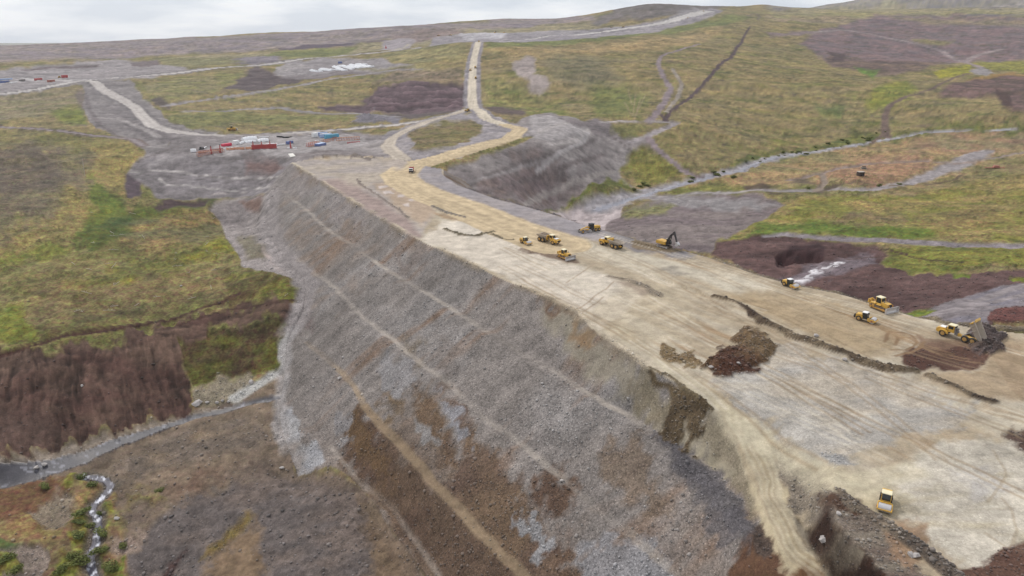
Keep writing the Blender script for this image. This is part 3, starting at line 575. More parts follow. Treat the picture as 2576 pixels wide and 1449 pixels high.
# ---- dam slopes
sl = (slice(0, NR), slice(0, NC))
dmask = isdam & ~isplat
slopecol = mixc(mixc(np.broadcast_to(lin((141,132,126)), COL.shape), lin((151,144,140)), n_mid*1.6+.35), lin((140,124,112)), (n_big*1.1+n_sm*.5)*2.2)
axd = np.array([0.5, -0.866]); sA = GXX*axd[0]+GYY*axd[1]; tA = -GXX*axd[1]+GYY*axd[0]
dump = fbm(sA/3.2+n_mid*.8, tA/22, 441, 4); dump2 = fbm(sA/11+n_big, tA/34, 451, 3)
low_ = np.clip((-Z0-12)/22, 0, 1)*np.clip((230-GYY)/90, 0, 1)
slopecol = mixc(slopecol, lin((128,112,100)), low_*(.55+n_mid))
slopecol = slopecol*(1+.20*dump+.16*dump2)[..., None]; slopecol = mixc(slopecol, lin((134,110,92)), (dump2*1.2+dump*.5-.28)*2.0)
COL[dmask] = (slopecol*(1+.14*n_sm[..., None]))[dmask]; VEG[dmask] = 0; ROCK[dmask] = 1.0; CLS[dmask] = 1
def S_(pts, col, soft=9, warp=15, alpha=.95, rock=1, **k):
    s_, a = polymask(pts, soft, warp)
    apply(s_, a*alpha*dmask[s_], col, 0, rock, **k)
BR = (110,88,71); RB = (110,89,76)
S_([(908,1022),(950,1060),(1000,1110),(1100,1225),(1200,1330),(1310,1460),(1330,1600),(1080,1600),(1060,1449),(1000,1370),(940,1260),(880,1190),(850,1130),(870,1080),(890,1040)], BR, c2=(102,80,66))
S_([(905,1020),(930,1090),(1010,1200),(940,1200),(880,1150),(860,1100)], (114,90,66), soft=8)
S_([(1000,1040),(1100,1090),(1200,1200),(1330,1300),(1430,1449),(1450,1600),(1100,1600),(1080,1300),(980,1130)], (116,96,80), soft=16, alpha=.6)
S_([(1105,975),(1150,1010),(1200,1080),(1260,1170),(1330,1270),(1390,1350),(1440,1460),(1450,1600),(1320,1600),(1250,1400),(1180,1310),(1110,1230),(1140,1180),(1180,1140),(1150,1060)], RB, c2=(122,100,80))
S_([(1030,995),(1080,1000),(1110,1060),(1150,1160),(1130,1180),(1090,1130),(1050,1060)], (118,96,76), c2=(112,90,74))
S_([(1400,1420),(1500,1440),(1560,1600),(1380,1600)], (110,88,72))
S_([(1340,1210),(1400,1190),(1450,1220),(1420,1290),(1370,1290),(1330,1250)], (110,87,71), c2=(102,80,66))
S_([(1300,1260),(1380,1320),(1420,1350),(1400,1400),(1330,1380),(1280,1320)], (112,90,74), alpha=.5)
S_([(1500,1130),(1620,1100),(1640,1200),(1700,1290),(1640,1300),(1540,1220)], (128,110,94), alpha=.8, soft=8)
S_([(960,960),(1010,1010),(1000,1060),(960,1030)], (126,106,84), soft=8); S_([(1010,840),(1060,870),(1050,920),(1010,890)], (130,116,98), soft=8, alpha=.7)
S_([(730,760),(775,780),(780,830),(740,830)], (128,110,106), soft=8, alpha=.7); S_([(1000,600),(1060,650),(1040,680),(980,640)], (130,116,108), soft=8, alpha=.6)
S_([(1080,820),(1130,850),(1160,930),(1110,930)], (122,110,102), soft=8, alpha=.5)
LG = (170,167,170)
S_([(702,1040),(722,1005),(762,1085),(820,1170),(765,1212),(742,1190),(708,1105)], (176,172,170), soft=4, warp=11, c2=(162,160,162))
S_([(1290,1272),(1335,1290),(1345,1320),(1400,1340),(1402,1380),(1360,1400),(1310,1340)], (150,147,147), soft=4)
S_([(1440,1400),(1520,1350),(1640,1370),(1700,1460),(1700,1600),(1500,1600)], (150,148,150), soft=8, alpha=.8)
S_([(960,900),(1010,890),(1040,960),(1000,1010),(960,960)], (152,148,148), soft=6, alpha=.7); S_([(1040,1060),(1090,1080),(1100,1110),(1050,1115)], (152,148,146), soft=5, alpha=.8)
S_([(1110,1000),(1180,1090),(1160,1110),(1120,1050)], (150,148,152), soft=5, alpha=.8)
S_([(860,1060),(890,1080),(880,1120),(850,1110)], (146,142,142), soft=4, alpha=.8)
S_([(1640,1080),(1740,1150),(1790,1180),(1860,1270),(1890,1310),(1880,1340),(1840,1330),(1760,1230),(1700,1160)], (104,99,106), soft=4, warp=9, c2=(116,108,110))
S_([(1380,757),(1440,790),(1513,847),(1563,884),(1620,927),(1665,985),(1650,1050),(1600,1040),(1540,990),(1470,930),(1410,850),(1360,790)], (152,142,126), soft=7, warp=10, rock=.5)
S_([(1338,735),(1388,757),(1450,792),(1440,812),(1380,780),(1350,760)], (122,98,80), soft=4, warp=9, rock=.5); S_([(1450,812),(1480,830),(1500,860),(1470,870),(1440,840)], (146,120,92), soft=6, warp=10, rock=.5)
S_([(700,420),(729,409),(850,484),(940,545),(900,560),(800,510),(720,460)], (152,143,140), soft=5, alpha=.7)
for Lk, wd in ((B1, 1.9), (B2, 1.7), (B3, 1.7), (B4, 1.3)):
    sl2, a, sd_, par = linemask(ext(Lk, 0, 20) if Lk is not B1 else Lk, [wd]*3, .5, .35, True)
    off = a*dmask[sl2]*np.clip(.62+1.1*n_mid[sl2], .2, 1)*(.45 if Lk is B4 else .9)
    apply(sl2, off, (178,167,156) if Lk is not B3 else (172,150,124), 0, .35)
sl2, a, sd_, par = linemask(np.vstack([ext(B3, 0, 20)[3:]]), [2.3]*2, .5, .3, True)
apply(sl2, a*dmask[sl2]*.9, (148,127,103), 0, .3)
ln_, a, sd_, par = linemask(B0, 1.2, .7, .6, True)
# ---- crest surface
dm = isplat
ax = np.array([0.52, -0.854]); s_ = GXX*ax[0]+GYY*ax[1]; t_ = -GXX*ax[1]+GYY*ax[0]
streak = fbm(t_/2.2+n_mid*1.2, s_/38, 401, 4); streak2 = fbm(t_/7+n_big*2, s_/60, 421, 3)
pc = np.broadcast_to(lin((187,170,145)), COL.shape)
pc = mixc(pc, lin((200,188,168)), streak2*2.2+.1); pc = mixc(pc, lin((166,142,114)), (streak*.9+n_mid*.8-.2)*2)
pc = pc*(1+.16*streak+.06*n_sm+.08*streak2)[..., None]
COL[dm] = pc[dm]; VEG[dm] = 0; ROCK[dm] = .22; CLS[dm] = 3
def C_(pts, col, rock=.25, soft=4, warp=6, alpha=1, **k):
    s2, a = polymask(pts, soft, warp)
    apply(s2, a*alpha*dm[s2], col, 0, rock, **k)
C_([(729,409),(860,395),(1000,400),(1100,410),(1060,440),(1010,465),(1080,505),(1090,545),(1060,590),(1000,577),(939,539),(849,484),(794,447)], (176,164,156), c2=(186,172,156))
C_([(800,455),(860,450),(960,500),(1040,560),(1060,600),(1000,577),(939,539),(849,484)], (168,148,140), soft=6)
C_([(940,460),(1000,450),(1080,500),(1100,540),(1060,560),(1000,520)], (186,164,142), soft=6)
C_([(1050,425),(1115,405),(1340,330),(1345,345),(1130,415),(1112,428),(1115,440),(1150,465),(1250,500),(1380,535),(1480,568),(1590,600),(1640,615),(1560,612),(1400,590),(1290,556),(1160,500),(1060,455)], (160,152,153), soft=2.5, warp=3, c2=(170,160,158))
C_([(1480,568),(1590,600),(1700,625),(1760,645),(1700,650),(1600,630),(1520,600)], (150,143,142), soft=4)
C_([(1060,600),(1125,560),(1240,590),(1320,620),(1420,662),(1560,700),(1630,735),(1560,790),(1500,832),(1400,752),(1200,670)], (214,201,184), soft=5, warp=6)
C_([(1110,570),(1170,560),(1238,582),(1170,595)], (218,206,190), soft=3)
C_([(1440,800),(1600,700),(1700,720),(1750,800),(1700,880),(1560,850)], (196,180,154), soft=10, alpha=.6)
C_([(1800,950),(1850,900),(1930,860),(2020,875),(2100,905),(2290,960),(2450,1030),(2420,1075),(2300,1085),(2260,1110),(2100,1172),(2000,1135),(1880,1040),(1790,975)], (180,173,164), rock=.5, soft=9, warp=16, c2=(188,176,160), var=.2)
C_([(1960,1110),(2040,1130),(2160,1165),(2100,1180),(2000,1150)], (166,162,158), rock=.6, soft=4)
C_([(2300,950),(2480,1010),(2620,1000),(2620,860),(2500,840),(2480,930),(2330,940)], (178,156,128), soft=8, alpha=.9)
C_([(2350,1120),(2620,1090),(2620,1400),(2450,1449),(2250,1300),(2250,1180)], (188,175,150), rock=.35, soft=14, warp=16, c2=(200,190,174), var=.25)
C_([(2400,1180),(2520,1190),(2540,1240),(2440,1250)], (190,184,180), rock=.4, soft=12, warp=14, alpha=.6)
C_([(1880,1045),(1960,1110),(2080,1180),(2200,1200),(2300,1260),(2200,1330),(2080,1260),(1960,1180),(1860,1080)], (192,178,148), rock=.3, soft=10, alpha=.7)
C_([(1805,740),(1860,760),(1960,815),(2080,862),(2160,895),(2240,890),(2300,840),(2200,790),(2000,730)], (180,158,126), soft=10, alpha=.85)
DK = (104,80,62)
C_([(2200,815),(2240,800),(2330,850),(2300,865),(2240,860)], (164,136,108), soft=6, alpha=.5)
C_([(2262,898),(2330,862),(2400,858),(2480,850),(2500,872),(2492,895),(2470,925),(2400,932),(2340,928),(2290,925)], (110,82,70), rock=.6, soft=4, warp=6, c2=(96,68,58))
C_([(2300,845),(2400,850),(2440,870),(2330,880)], (136,110,92), soft=4, alpha=.8)
C_([(1340,622),(1400,628),(1440,645),(1460,660),(1430,664),(1370,645),(1300,630)], (136,116,100), rock=.6, soft=2, warp=3)
C_([(1590,620),(1640,604),(1700,622),(1690,636),(1640,632)], (140,122,100), rock=.6, soft=2, warp=3)
L_([(1230,575),(1280,590),(1330,608)], 1.6, (150,132,112), rock=.6)
L_([(1905,690),(1990,716)], 3, (180,170,160), alpha=.4)
C_([(1640,672),(1700,672),(1740,688),(1700,692)], (166,156,142), soft=4, alpha=.8)
C_([(1540,700),(1600,705),(1660,740),(1620,745),(1570,720)], (166,148,130), soft=5, alpha=.8)
for tq in ([(1425,712),(1500,660)], [(1440,790),(1500,745),(1545,710)], [(1455,795),(1520,748)]): L_(tq, .6, (170,150,128), alpha=.7)
for tq in ([(2220,860),(2235,835),(2290,838),(2310,860),(2280,880),(2240,880)], [(2245,868),(2255,848),(2290,850),(2320,870),(2290,890)], [(2330,860),(2300,885),(2250,895)]): L_(tq, .8, (146,116,88), warp=.5, alpha=.8)
for k in range(9): L_([(1985+k*38,735+k*16),(2080+k*38,772+k*16),(2180+k*36,812+k*13)], .7, (164,136,104), warp=.6, alpha=.55)
for k in range(6): L_([(2500+k*14,870),(2530+k*12,950),(2576+k*8,1010)], 1.0, (164,140,114), warp=.8, alpha=.5)
for k in range(6): L_([(1840+k*12,1040+k*4),(1900+k*9,1150),(1940+k*8,1250),(1985+k*8,1360),(2080+k*10,1470)], .9, (168,146,116) if k % 2 else (218,208,186), warp=.5, alpha=.6)
for tq in ([(2490,1130),(2525,1180),(2520,1220),(2480,1260)], [(2480,1340),(2545,1380),(2560,1330),(2545,1280),(2520,1250)]): L_(tq, .5, (158,138,110), warp=.5, alpha=.4)
for p in ([(1030,500),(1050,498),(1052,504),(1034,505)], [(990,472),(1020,468),(1024,473),(994,477)], [(955,468),(985,463),(985,469),(958,473)], [(1000,488),(1030,484),(1034,489),(1004,493)], [(1012,512),(1028,510),(1030,520),(1018,518)], [(965,482),(985,480),(990,487),(970,488)]):
    C_(p, (214,200,194), rock=.1, soft=1.5, warp=3, alpha=.85)
for _i in range(14):
    x0 = 1200+_i*22+random.uniform(-8, 8); y0 = 425-_i*5+random.uniform(-12, 12) if _i < 8 else 408-_i*2
    C_([(x0,y0),(x0+14,y0-3),(x0+16,y0-1),(x0+3,y0+2)], (206,196,192), rock=.1, soft=1.5, warp=2, alpha=.7)
# ramp, cut and rubble at the near end
def Z_(pts, col, rock=.25, soft=5, warp=7, alpha=1, **k):
    s2, a = polymask(pts, soft, warp); apply(s2, a*alpha, col, 0, rock, **k)
Z_([(1620,930),(1680,985),(1760,1030),(1830,1060),(1880,1130),(1905,1230),(1895,1300),(1850,1235),(1790,1165),(1700,1110),(1640,1060),(1580,1000)], (148,136,116), rock=.7, soft=6, warp=8, c2=(134,120,100))
Z_([(1638,1066),(1700,1092),(1790,1140),(1850,1185),(1835,1200),(1785,1172),(1700,1118)], (172,160,138), rock=.2, soft=3, warp=4)
Z_([(1770,1000),(1830,1010),(1890,1050),(1935,1130),(1965,1200),(1990,1280),(2040,1350),(2130,1449),(2200,1600),(2020,1600),(1960,1449),(1915,1340),(1895,1250),(1870,1150),(1820,1060)], (198,182,152), rock=.15, soft=5, warp=5, c2=(178,160,130))
Z_([(1945,1120),(2010,1165),(2120,1240),(2220,1320),(2330,1449),(2400,1600),(2190,1600),(2150,1400),(2060,1330),(1985,1270)], (140,128,114), rock=.95, soft=6, warp=9, c2=(118,102,92))
Z_([(2040,1235),(2120,1250),(2190,1285),(2150,1300),(2080,1275)], (100,76,62), rock=.7, soft=6, warp=8)
Z_([(2040,1300),(2090,1290),(2120,1320),(2090,1340)], (146,134,122), rock=.4, soft=4, warp=6)
Z_([(2220,1330),(2300,1310),(2340,1340),(2330,1400),(2290,1430),(2240,1390)], (156,126,100), rock=.4, soft=8, warp=10, alpha=.8)
Z_([(1988,1290),(2030,1328),(2085,1348),(2120,1352),(2155,1372),(2185,1405),(2225,1460),(2280,1600),(2130,1600),(2110,1449),(2050,1400),(2010,1350)], (62,45,38), rock=.5, soft=4, warp=5, c2=(80,58,46))
Z_([(2030,1420),(2110,1449),(2160,1600),(2000,1600),(1985,1449)], (124,92,66), rock=.4, soft=8, warp=8)
Z_([(2360,1600),(2380,1449),(2450,1425),(2520,1390),(2620,1340),(2620,1600)], (126,100,86), rock=.6, soft=6, warp=8, c2=(110,82,70))
Z_([(2520,1090),(2620,1060),(2620,1160),(2560,1130)], (104,84,74), rock=.7, soft=6, warp=8)
Z_([(1880,1322),(1920,1330),(1960,1400),(1995,1460),(2010,1600),(1780,1600),(1835,1449),(1860,1380)], (108,80,62), rock=.6, soft=6, warp=9, c2=(84,62,52))
Z_([(1885,1315),(1915,1322),(1950,1380),(1925,1400),(1895,1360)], (92,78,70), rock=1, soft=4, warp=5)
for k in range(9):
    o_ = k*9+random.uniform(-3, 3); L_([(1815+o_,1045),(1862+o_*.9,1120),(1895+o_*.75,1200),(1925+o_*.75,1290),(1975+o_,1380),(2040+o_*1.3,1470)], random.uniform(.4, 1.2), (154,134,108) if k % 2 else (212,200,176), rock=.1, warp=.9, alpha=random.uniform(.2, .45))
for q in ([(1880,1100),(1850,1060),(1800,1020),(1740,960),(1660,900),(1560,830)], [(1900,1110),(1980,1180),(2080,1220),(2200,1240)], [(1890,1080),(1960,1140),(2060,1200),(2180,1210),(2300,1180)]):
    L_(q, 5, (206,194,168), rock=.1, warp=1.2, alpha=.55)
S_([(1640,1080),(1740,1150),(1790,1180),(1860,1270),(1890,1310),(1885,1380),(1820,1370),(1740,1270),(1680,1170)], (103,98,99), soft=8, warp=12, c2=(116,110,108), alpha=.85)
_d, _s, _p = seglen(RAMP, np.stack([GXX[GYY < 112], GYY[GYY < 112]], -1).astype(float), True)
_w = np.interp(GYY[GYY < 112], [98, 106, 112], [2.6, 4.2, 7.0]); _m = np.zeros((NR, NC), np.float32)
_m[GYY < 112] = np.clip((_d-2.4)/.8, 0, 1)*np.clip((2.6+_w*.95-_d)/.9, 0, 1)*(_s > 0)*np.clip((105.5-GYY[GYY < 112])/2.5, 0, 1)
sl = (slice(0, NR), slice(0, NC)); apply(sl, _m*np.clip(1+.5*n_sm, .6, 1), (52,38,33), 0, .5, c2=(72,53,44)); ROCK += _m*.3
# stones and dust along the lip of the crest, gravel along the contact with the valley side
for Lk, wd, cc in ((B0[:14], 2.2, (140,126,108)), (B0[:14]+np.array([1.2, .8]), 1.6, (206,190,166))):
    sl, a, sd_, par = linemask(Lk, wd, .8, .5, True)
    k_ = a*np.clip(.45+1.6*fbm(GXX[sl]/9, GYY[sl]/9, 481, 3), 0, 1); apply(sl, k_*.8, cc, 0, .9); DZ[sl] += .25*k_
sl, a, sd_, par = linemask(GROIN[:4], 14, 3, 1.0, True); apply(sl, a*(~isplat[sl]), (146,137,133), 0, .8)
sl, a, sd_, par = linemask(GROIN[1:9], 9, 2.5, 1.5, True); apply(sl, a, (152,143,140), 0, .8)
sl, a, sd_, par = linemask(GROIN[8:14], 4, 1.5, 1.0, True); apply(sl, a*.8, (168,161,158), 0, .9)
sl, a, sd_, par = linemask(GROIN[13:], 4, 2.5, 2.0, True); apply(sl, a*.5, (132,114,98), 0, .7)
# wheel tracks running with the crest
rt = random.Random(5)
for k in range(60):
    x0 = rt.uniform(0, 125); y0 = rt.uniform(110, 250); 
    if not inpoly(PLAT, np.array([x0]), np.array([y0]))[0]: continue
    L0 = rt.uniform(25, 90); a0 = math.atan2(-.854, .52)+rt.uniform(-.14, .14); cv = rt.uniform(-.006, .006); q = []
    x1, y1 = x0-math.cos(a0)*L0/2, y0-math.sin(a0)*L0/2
    for j in range(9):
        q.append((x1, y1)); x1 += math.cos(a0)*L0/8; y1 += math.sin(a0)*L0/8; a0 += cv*L0/8
    q = np.array(q)
    if q[:, 1].min() < 85: continue
    for off in (0, 2.1):
        sl, a, sd_, par = linemask(q+np.array([math.sin(a0), -math.cos(a0)])*off, .7, .4, .25, True)
        apply(sl, a*isplat[sl]*rt.uniform(.3, .65), (160,138,110) if k % 3 else (218,206,186), 0, .15)
# haul road tread on top of everything
def tread(pts, wd, col, cls, pale=None):
    sl, a, sd_, par = linemask(pts, wd, 1.0, .5)
    rut = .35*fbm(sd_/1.3, par/60, 471, 4)
    apply(sl, a, col, 0, .1, cls=cls, var=.05)
    COL[sl] *= (1+a*rut*.75)[..., None]
    edge = np.clip(1-np.abs(np.abs(sd_)-np.interp(par, [0, par.max()], [wd[0], wd[-1]])*.53)/.7, 0, 1)
    DZ[sl] += edge*.35*(a < .9)
tread(HR[:8], [12,12,12,12], (212,198,178), 6)
tread(HR[7:], [12,14,17,19,22,26], (206,184,150), 6)
tread([(1187,268),(1150,279),(1080,300),(1020,326),(985,347),(974,366),(990,384),(1012,400)], [9,9,9,10,12], (194,180,164), 6)
C_([(960,395),(1030,392),(1040,405),(1000,425),(960,415)], (184,170,158), soft=5)
# ---- running water, lower left
sl, a, sd_, par = linemask([(700,1000),(610,1018),(500,1048),(400,1080),(300,1110),(200,1150),(120,1178),(-60,1215)], [2.0,2.4,3,4,5.5,8,9], .8, 1.0)
apply(sl, a, (80,77,83), 0, .3, c2=(108,102,102), cls=4); DZ[sl] -= a*.4
foam = np.clip((fbm(GXX[sl]/2.2, GYY[sl]/1.4, 501, 4)-.34)*6, 0, 1)*a; COL[sl] = mixc(COL[sl], lin((170,168,178)), foam*.5)
STR = [(205,1196),(240,1200),(268,1206),(276,1220),(262,1240),(236,1265),(231,1285),(245,1302),(248,1330),(240,1360),(228,1385),(225,1410),(238,1455),(245,1600)]
L_(STR, 4.2, (124,112,98), .2, .9, warp=.8)
sl, a, sd_, par = linemask(STR, [2.2,2.0,1.7,1.9,2.0,2.3,3.0], .4, .35)
apply(sl, a, (92,88,100), 0, .05, cls=7); DZ[sl] -= a*.5
foam = np.clip((fbm(GXX[sl]/1.1, GYY[sl]/1.3, 521, 4)-.12)*4, 0, 1)*a; COL[sl] = mixc(COL[sl], lin((236,236,245)), foam*.95)
# ---- earth heaps and windrows
def heap(pts, h, col, cls, soft=9, rock=.9, warp=9, c2=None, dmul=1):
    sl, a = polymask(pts, soft, warp)
    d = a*(1+.5*n_sm[sl]+.35*fbm(GXX[sl]/1.3, GYY[sl]/1.3, 601, 3))
    DZ[sl] += h*.62*np.clip(d, 0, 1.6)
    a2 = np.clip(a*4, 0, 1)
    apply(sl, a2, col, 0, rock, c2=c2, var=.25); CLS[sl][a2 > .6] = cls
def windrow(pts, wd, h, col, cls, rock=.8, c2=None):
    wd = [q*.8 for q in wd] if isinstance(wd, (list, tuple)) else wd*.8
    sl, a, sd_, par = linemask(pts, wd, wd*.45 if not isinstance(wd, (list, tuple)) else max(wd)*.4, .9)
    nz = np.clip(.85+1.2*n_sm[sl]+.5*n_mid[sl], .42, 1.7)
    DZ[sl] += h*.6*a*nz*(.6+.8*vn(GXX[sl]/.9, GYY[sl]/.9, 640))
    a2 = np.clip(a*2.5*nz, 0, 1); apply(sl, a2, col, 0, rock, c2=c2, var=.25); CLS[sl][a2 > .55] = cls
heaps = {}
def H_(name, label, cat, fn, *a, **k):
    cid = 10+len(heaps); heaps[cid] = (name, label, cat); fn(*a, cls=cid, **k)
DB = (104,78,58)
H_('dirt_heap', 'dark brown curved heap of dumped earth in the middle of the pale crest', 'heap', heap, [(1775,925),(1785,905),(1820,890),(1860,882),(1872,870),(1855,856),(1870,842),(1900,840),(1930,858),(1940,885),(1935,905),(1905,925),(1860,930),(1820,932)], 2.6, (92,62,48), soft=10, c2=(124,102,76))
H_('dirt_heap', 'low dark earth ridge just left of the large curved brown heap', 'heap', heap, [(1665,872),(1700,888),(1740,895),(1755,915),(1735,918),(1700,908),(1672,890)], 1.1, (124,98,70), soft=8, c2=(140,120,90))
H_('dirt_heap', 'dark cone of earth and stones at the lip of the dam slope, beside the ramp', 'heap', heap, [(1672,1088),(1680,1055),(1705,1038),(1735,1038),(1758,1060),(1762,1085),(1725,1096)], 1.6, (104,88,68), soft=16, warp=18, c2=(124,110,90))
H_('dirt_heap', 'dark rubble pile being dumped behind the truck with the raised body', 'heap', heap, [(2436,850),(2450,828),(2470,822),(2500,835),(2518,850),(2520,872),(2500,882),(2470,885),(2440,870)], 2.6, (98,84,80), soft=9, c2=(112,92,78))
H_('windrow', 'long dark boulder ridge crossing the crest towards the dumping truck', 'windrow', windrow, [(1800,744),(1840,756),(1880,778),(1920,806),(1990,838),(2080,868),(2150,900),(2240,925),(2300,930)], [1.0,1.8,2.4,2.2,2.4,3.0,2.6], .8, (80,64,52), c2=(124,108,88))
H_('windrow', 'short rubble ridge between the tan and the white crest fill near the right edge', 'windrow', windrow, [(2335,942),(2400,975),(2450,1000),(2498,1015)], [2,2.6,2.4], .8, (84,70,58), c2=(128,112,92))
H_('windrow', 'dark ridge of loose earth on the crest lip above the earth cone', 'windrow', windrow, [(1625,938),(1660,975),(1700,1000),(1740,1010),(1790,1040)], [.9,1.2,1.6,1.5,1.0], .8, (104,88,66), c2=(130,114,90))
H_('windrow', 'stony ridge beside the pale track above the earth cone', 'windrow', windrow, [(1625,925),(1680,945),(1720,985),(1760,1015)], [.8,1.0,1.3,1.3], .6, (116,102,80), c2=(150,134,106))
H_('windrow', 'bent dark earth edge around the larger pale pad by the haul road', 'windrow', windrow, [(1120,575),(1160,590),(1195,594),(1225,586),(1244,582)], [1.2,2,2.6,1.6], .6, (118,106,84))
H_('windrow', 'small dark ridge around the second pale pad by the haul road', 'windrow', windrow, [(1240,590),(1262,603),(1290,605)], 1.6, .5, (120,108,86))
H_('windrow', 'low rubble ridge on the upstream edge of the crest beside the excavator', 'windrow', windrow, [(1595,608),(1630,618),(1680,632),(1725,628)], [2,4,5,3], 1.0, (112,96,72), c2=(132,114,90))
H_('windrow', 'thin stony ridge beside the tan haul road at the crest', 'windrow', windrow, [(1088,518),(1130,535),(1170,545)], 2.0, .6, (136,126,114))
H_('windrow', 'faint grey rubble ridge in the middle of the crest, right of the white fill', 'windrow', windrow, [(1535,698),(1590,708),(1625,724),(1660,745)], [1.4,3,3.5], .5, (150,136,118))
H_('windrow', 'thin ridge of stones along the left edge of the far crest', 'windrow', windrow, [(895,450),(915,468),(960,500),(1005,530),(1025,548)], 1.4, .5, (142,128,118))
H_('windrow', 'stony berm along the upstream edge of the crest', 'windrow', windrow, [(1480,566),(1590,600),(1640,606)] , 2, .7, (126,118,116))
H_('windrow', 'earth berm on the upstream crest edge below the red excavation', 'windrow', windrow, [(1800,650),(1900,690),(2000,717),(2100,735),(2200,765),(2300,795),(2400,818),(2500,828),(2576,832)], 3.0, .8, (134,120,100), c2=(110,98,84))
H_('windrow', 'dark stone berm between the grey crest shoulder and gullied slope', 'windrow', windrow, [(1130,448),(1170,472),(1250,500),(1380,535),(1450,556)], 1.8, .8, (112,102,104))
H_('dirt_heap', 'left one of two small grey heaps behind the pale slab', 'heap', heap, [(886,397),(896,388),(905,392),(908,397)], 1.8, (132,120,112), soft=3)
H_('dirt_heap', 'right one of two small grey heaps behind the pale slab', 'heap', heap, [(915,404),(926,395),(934,400),(936,406)], 1.8, (132,120,112), soft=3)
H_('gravel_heap', 'grey gravel heap beside the dark ploughed ground', 'heap', heap, [(896,309),(912,292),(930,286),(955,296),(968,306),(940,310)], 6, (126,120,126), soft=8)
H_('windrow', 'stony rim of the cut above the brown pit in the bottom right corner', 'windrow', windrow, [(2110,1240),(2200,1300),(2280,1350),(2350,1400),(2410,1449),(2450,1500)], [2,3,3,3], .9, (130,116,100), c2=(104,92,82))
# dark trenches in the excavation upstream
sl, a = polymask([(1955,648),(2000,640),(2060,644),(2066,652),(1990,658),(1960,656)], 6, 4); DZ[sl] -= a*5
sl, a = polymask([(1440,520),(1500,480),(1580,465),(1585,478),(1480,515)], 8, 4); DZ[sl] += a*2.5

# ------------------------------------------------------------------ relief
cell = GYY*du
def oct_(wl, s, k=1.0):
    """one octave of wave length wl, faded out where the grid can not carry it"""
    f = np.clip((wl/cell-1.6)/2.0, 0, 1)
    return (vn(GXX/wl+3.1*s, GYY/wl-7.7*s, 700+s)*2-1)*f*k
rk = oct_(0.5, 1, .05)+oct_(0.9, 2, .06)+oct_(2.1, 3, .06)+oct_(4.3, 4, .10)
vg = oct_(1.1, 5, .14)+oct_(2.2, 6, .26)+oct_(4.5, 7, .36)+oct_(9, 8, .4)+oct_(22, 9, .8)+oct_(60, 10, 1.6)
far = oct_(130, 11, 3)+oct_(300, 12, 7)
gul = oct_(7, 13, .4)+oct_(15, 14, .7)+oct_(34, 15, 1.0)
wslope = (isdam & ~isplat)
smooth = (CLS == 3) | (CLS == 6) | (CLS == 2) | (CLS == 4) | (CLS == 5) | (CLS == 7)
amp_r = np.where(smooth, .18, 1.0)*np.clip(ROCK, 0, 1)
hill = ~isdam
blend = np.clip((GYY-500)/800, 0, 1)
# ridged crests and cut banks with sharp lips read as relief
fine = 0
for k_, wl in enumerate((.7, 1.4, 2.8, 5.6, 11, 22, 45, 90)):
    bp_ = np.exp(-((np.log(wl/(4.2*cell)))**2)/1.1)
    fine = fine + bp_*(vn(GXX/wl+5.5*k_, GYY/wl+2.2*k_, 900+k_)*2-1)
fine2 = 0
for k_, wl in enumerate((2.8, 5.6, 11, 22, 45, 90, 180)):
    bp_ = np.exp(-((np.log(wl/(13*cell)))**2)/1.1)
    fine2 = fine2 + bp_*(vn(GXX/wl+15.5*k_, GYY/wl+12.2*k_, 930+k_)*2-1)
vgc = np.clip(VEG, 0, 1)
bare = (1-vgc)*(~smooth)*(~isdam)
clod = 0
for k_, wl in enumerate((.8, 1.6, 3.2, 6.4, 13, 26, 52)):
    bp_ = np.exp(-((np.log(wl/(5.5*cell)))**2)/1.6); clod = clod + bp_*(vn(GXX/wl+8.5*k_, GYY/wl*1.3+4.2*k_, 1900+k_)*2-1)
COL = COL*(1+.17*clod*bare)[..., None]; DZ = DZ + clod*bare*.28*np.clip(cell/.6, .6, 5)
terr = fbm(GXX/120+n_big*.6, GYY/16+n_mid*.6, 1950, 4)
COL = COL*(1+.22*terr*bare*np.clip((GYY-480)/300, 0, 1))[..., None]
g_ = COL.mean(-1, keepdims=True)
COL = mixc(COL, g_*lin((140,125,122))/lin((140,125,122)).mean(), vgc*.08)
COL = COL*(1+(fine*(.07+.20*vgc)+fine2*(.04+.07*vgc))*1.0)[..., None]
fleck = 0
for k_, wl in enumerate((1.1, 1.8, 3.0, 5.0, 8.0, 13, 21)):
    bp_ = np.exp(-((np.log(wl/(3.2*cell)))**2)/.6); fleck = fleck + bp_*np.clip(vn(GXX/wl+25.5*k_, GYY/wl*.8+2.2*k_, 960+k_)-.66, 0, 1)*3
dens_ = np.clip(.35+1.5*fbm(lx/2.2, ly/1.2, 990, 4)+.9*n_mid, .05, 1.2)
COL = mixc(COL, lin((82,80,46)), np.clip(fleck*dens_, 0, .62)*vgc)
DZ = DZ + np.clip(fleck*dens_, 0, 1)*vgc*.7
warm = np.clip(fine2*.22+.05, -.5, .5)*vgc
COL = COL*(1+warm[..., None]*np.array([.22, .05, -.15]))
lum_ = COL.mean(-1, keepdims=True); COL = COL*(np.clip(lum_, .01, 1)/.33)**.085*.97
COL = np.clip(COL, 0.004, 0.95)
Z = Z0 + DZ + rk*amp_r + vg*np.clip(VEG, 0, 1)*hill + far*hill*blend + gul*hill*(1-np.clip(VEG, 0, 1))*(~smooth)*.8 + oct_(9, 16, .10)*(CLS == 3) + oct_(3, 17, .05)*(CLS == 3)
Z += wslope*(oct_(5, 18, .18)+oct_(12, 19, .35))

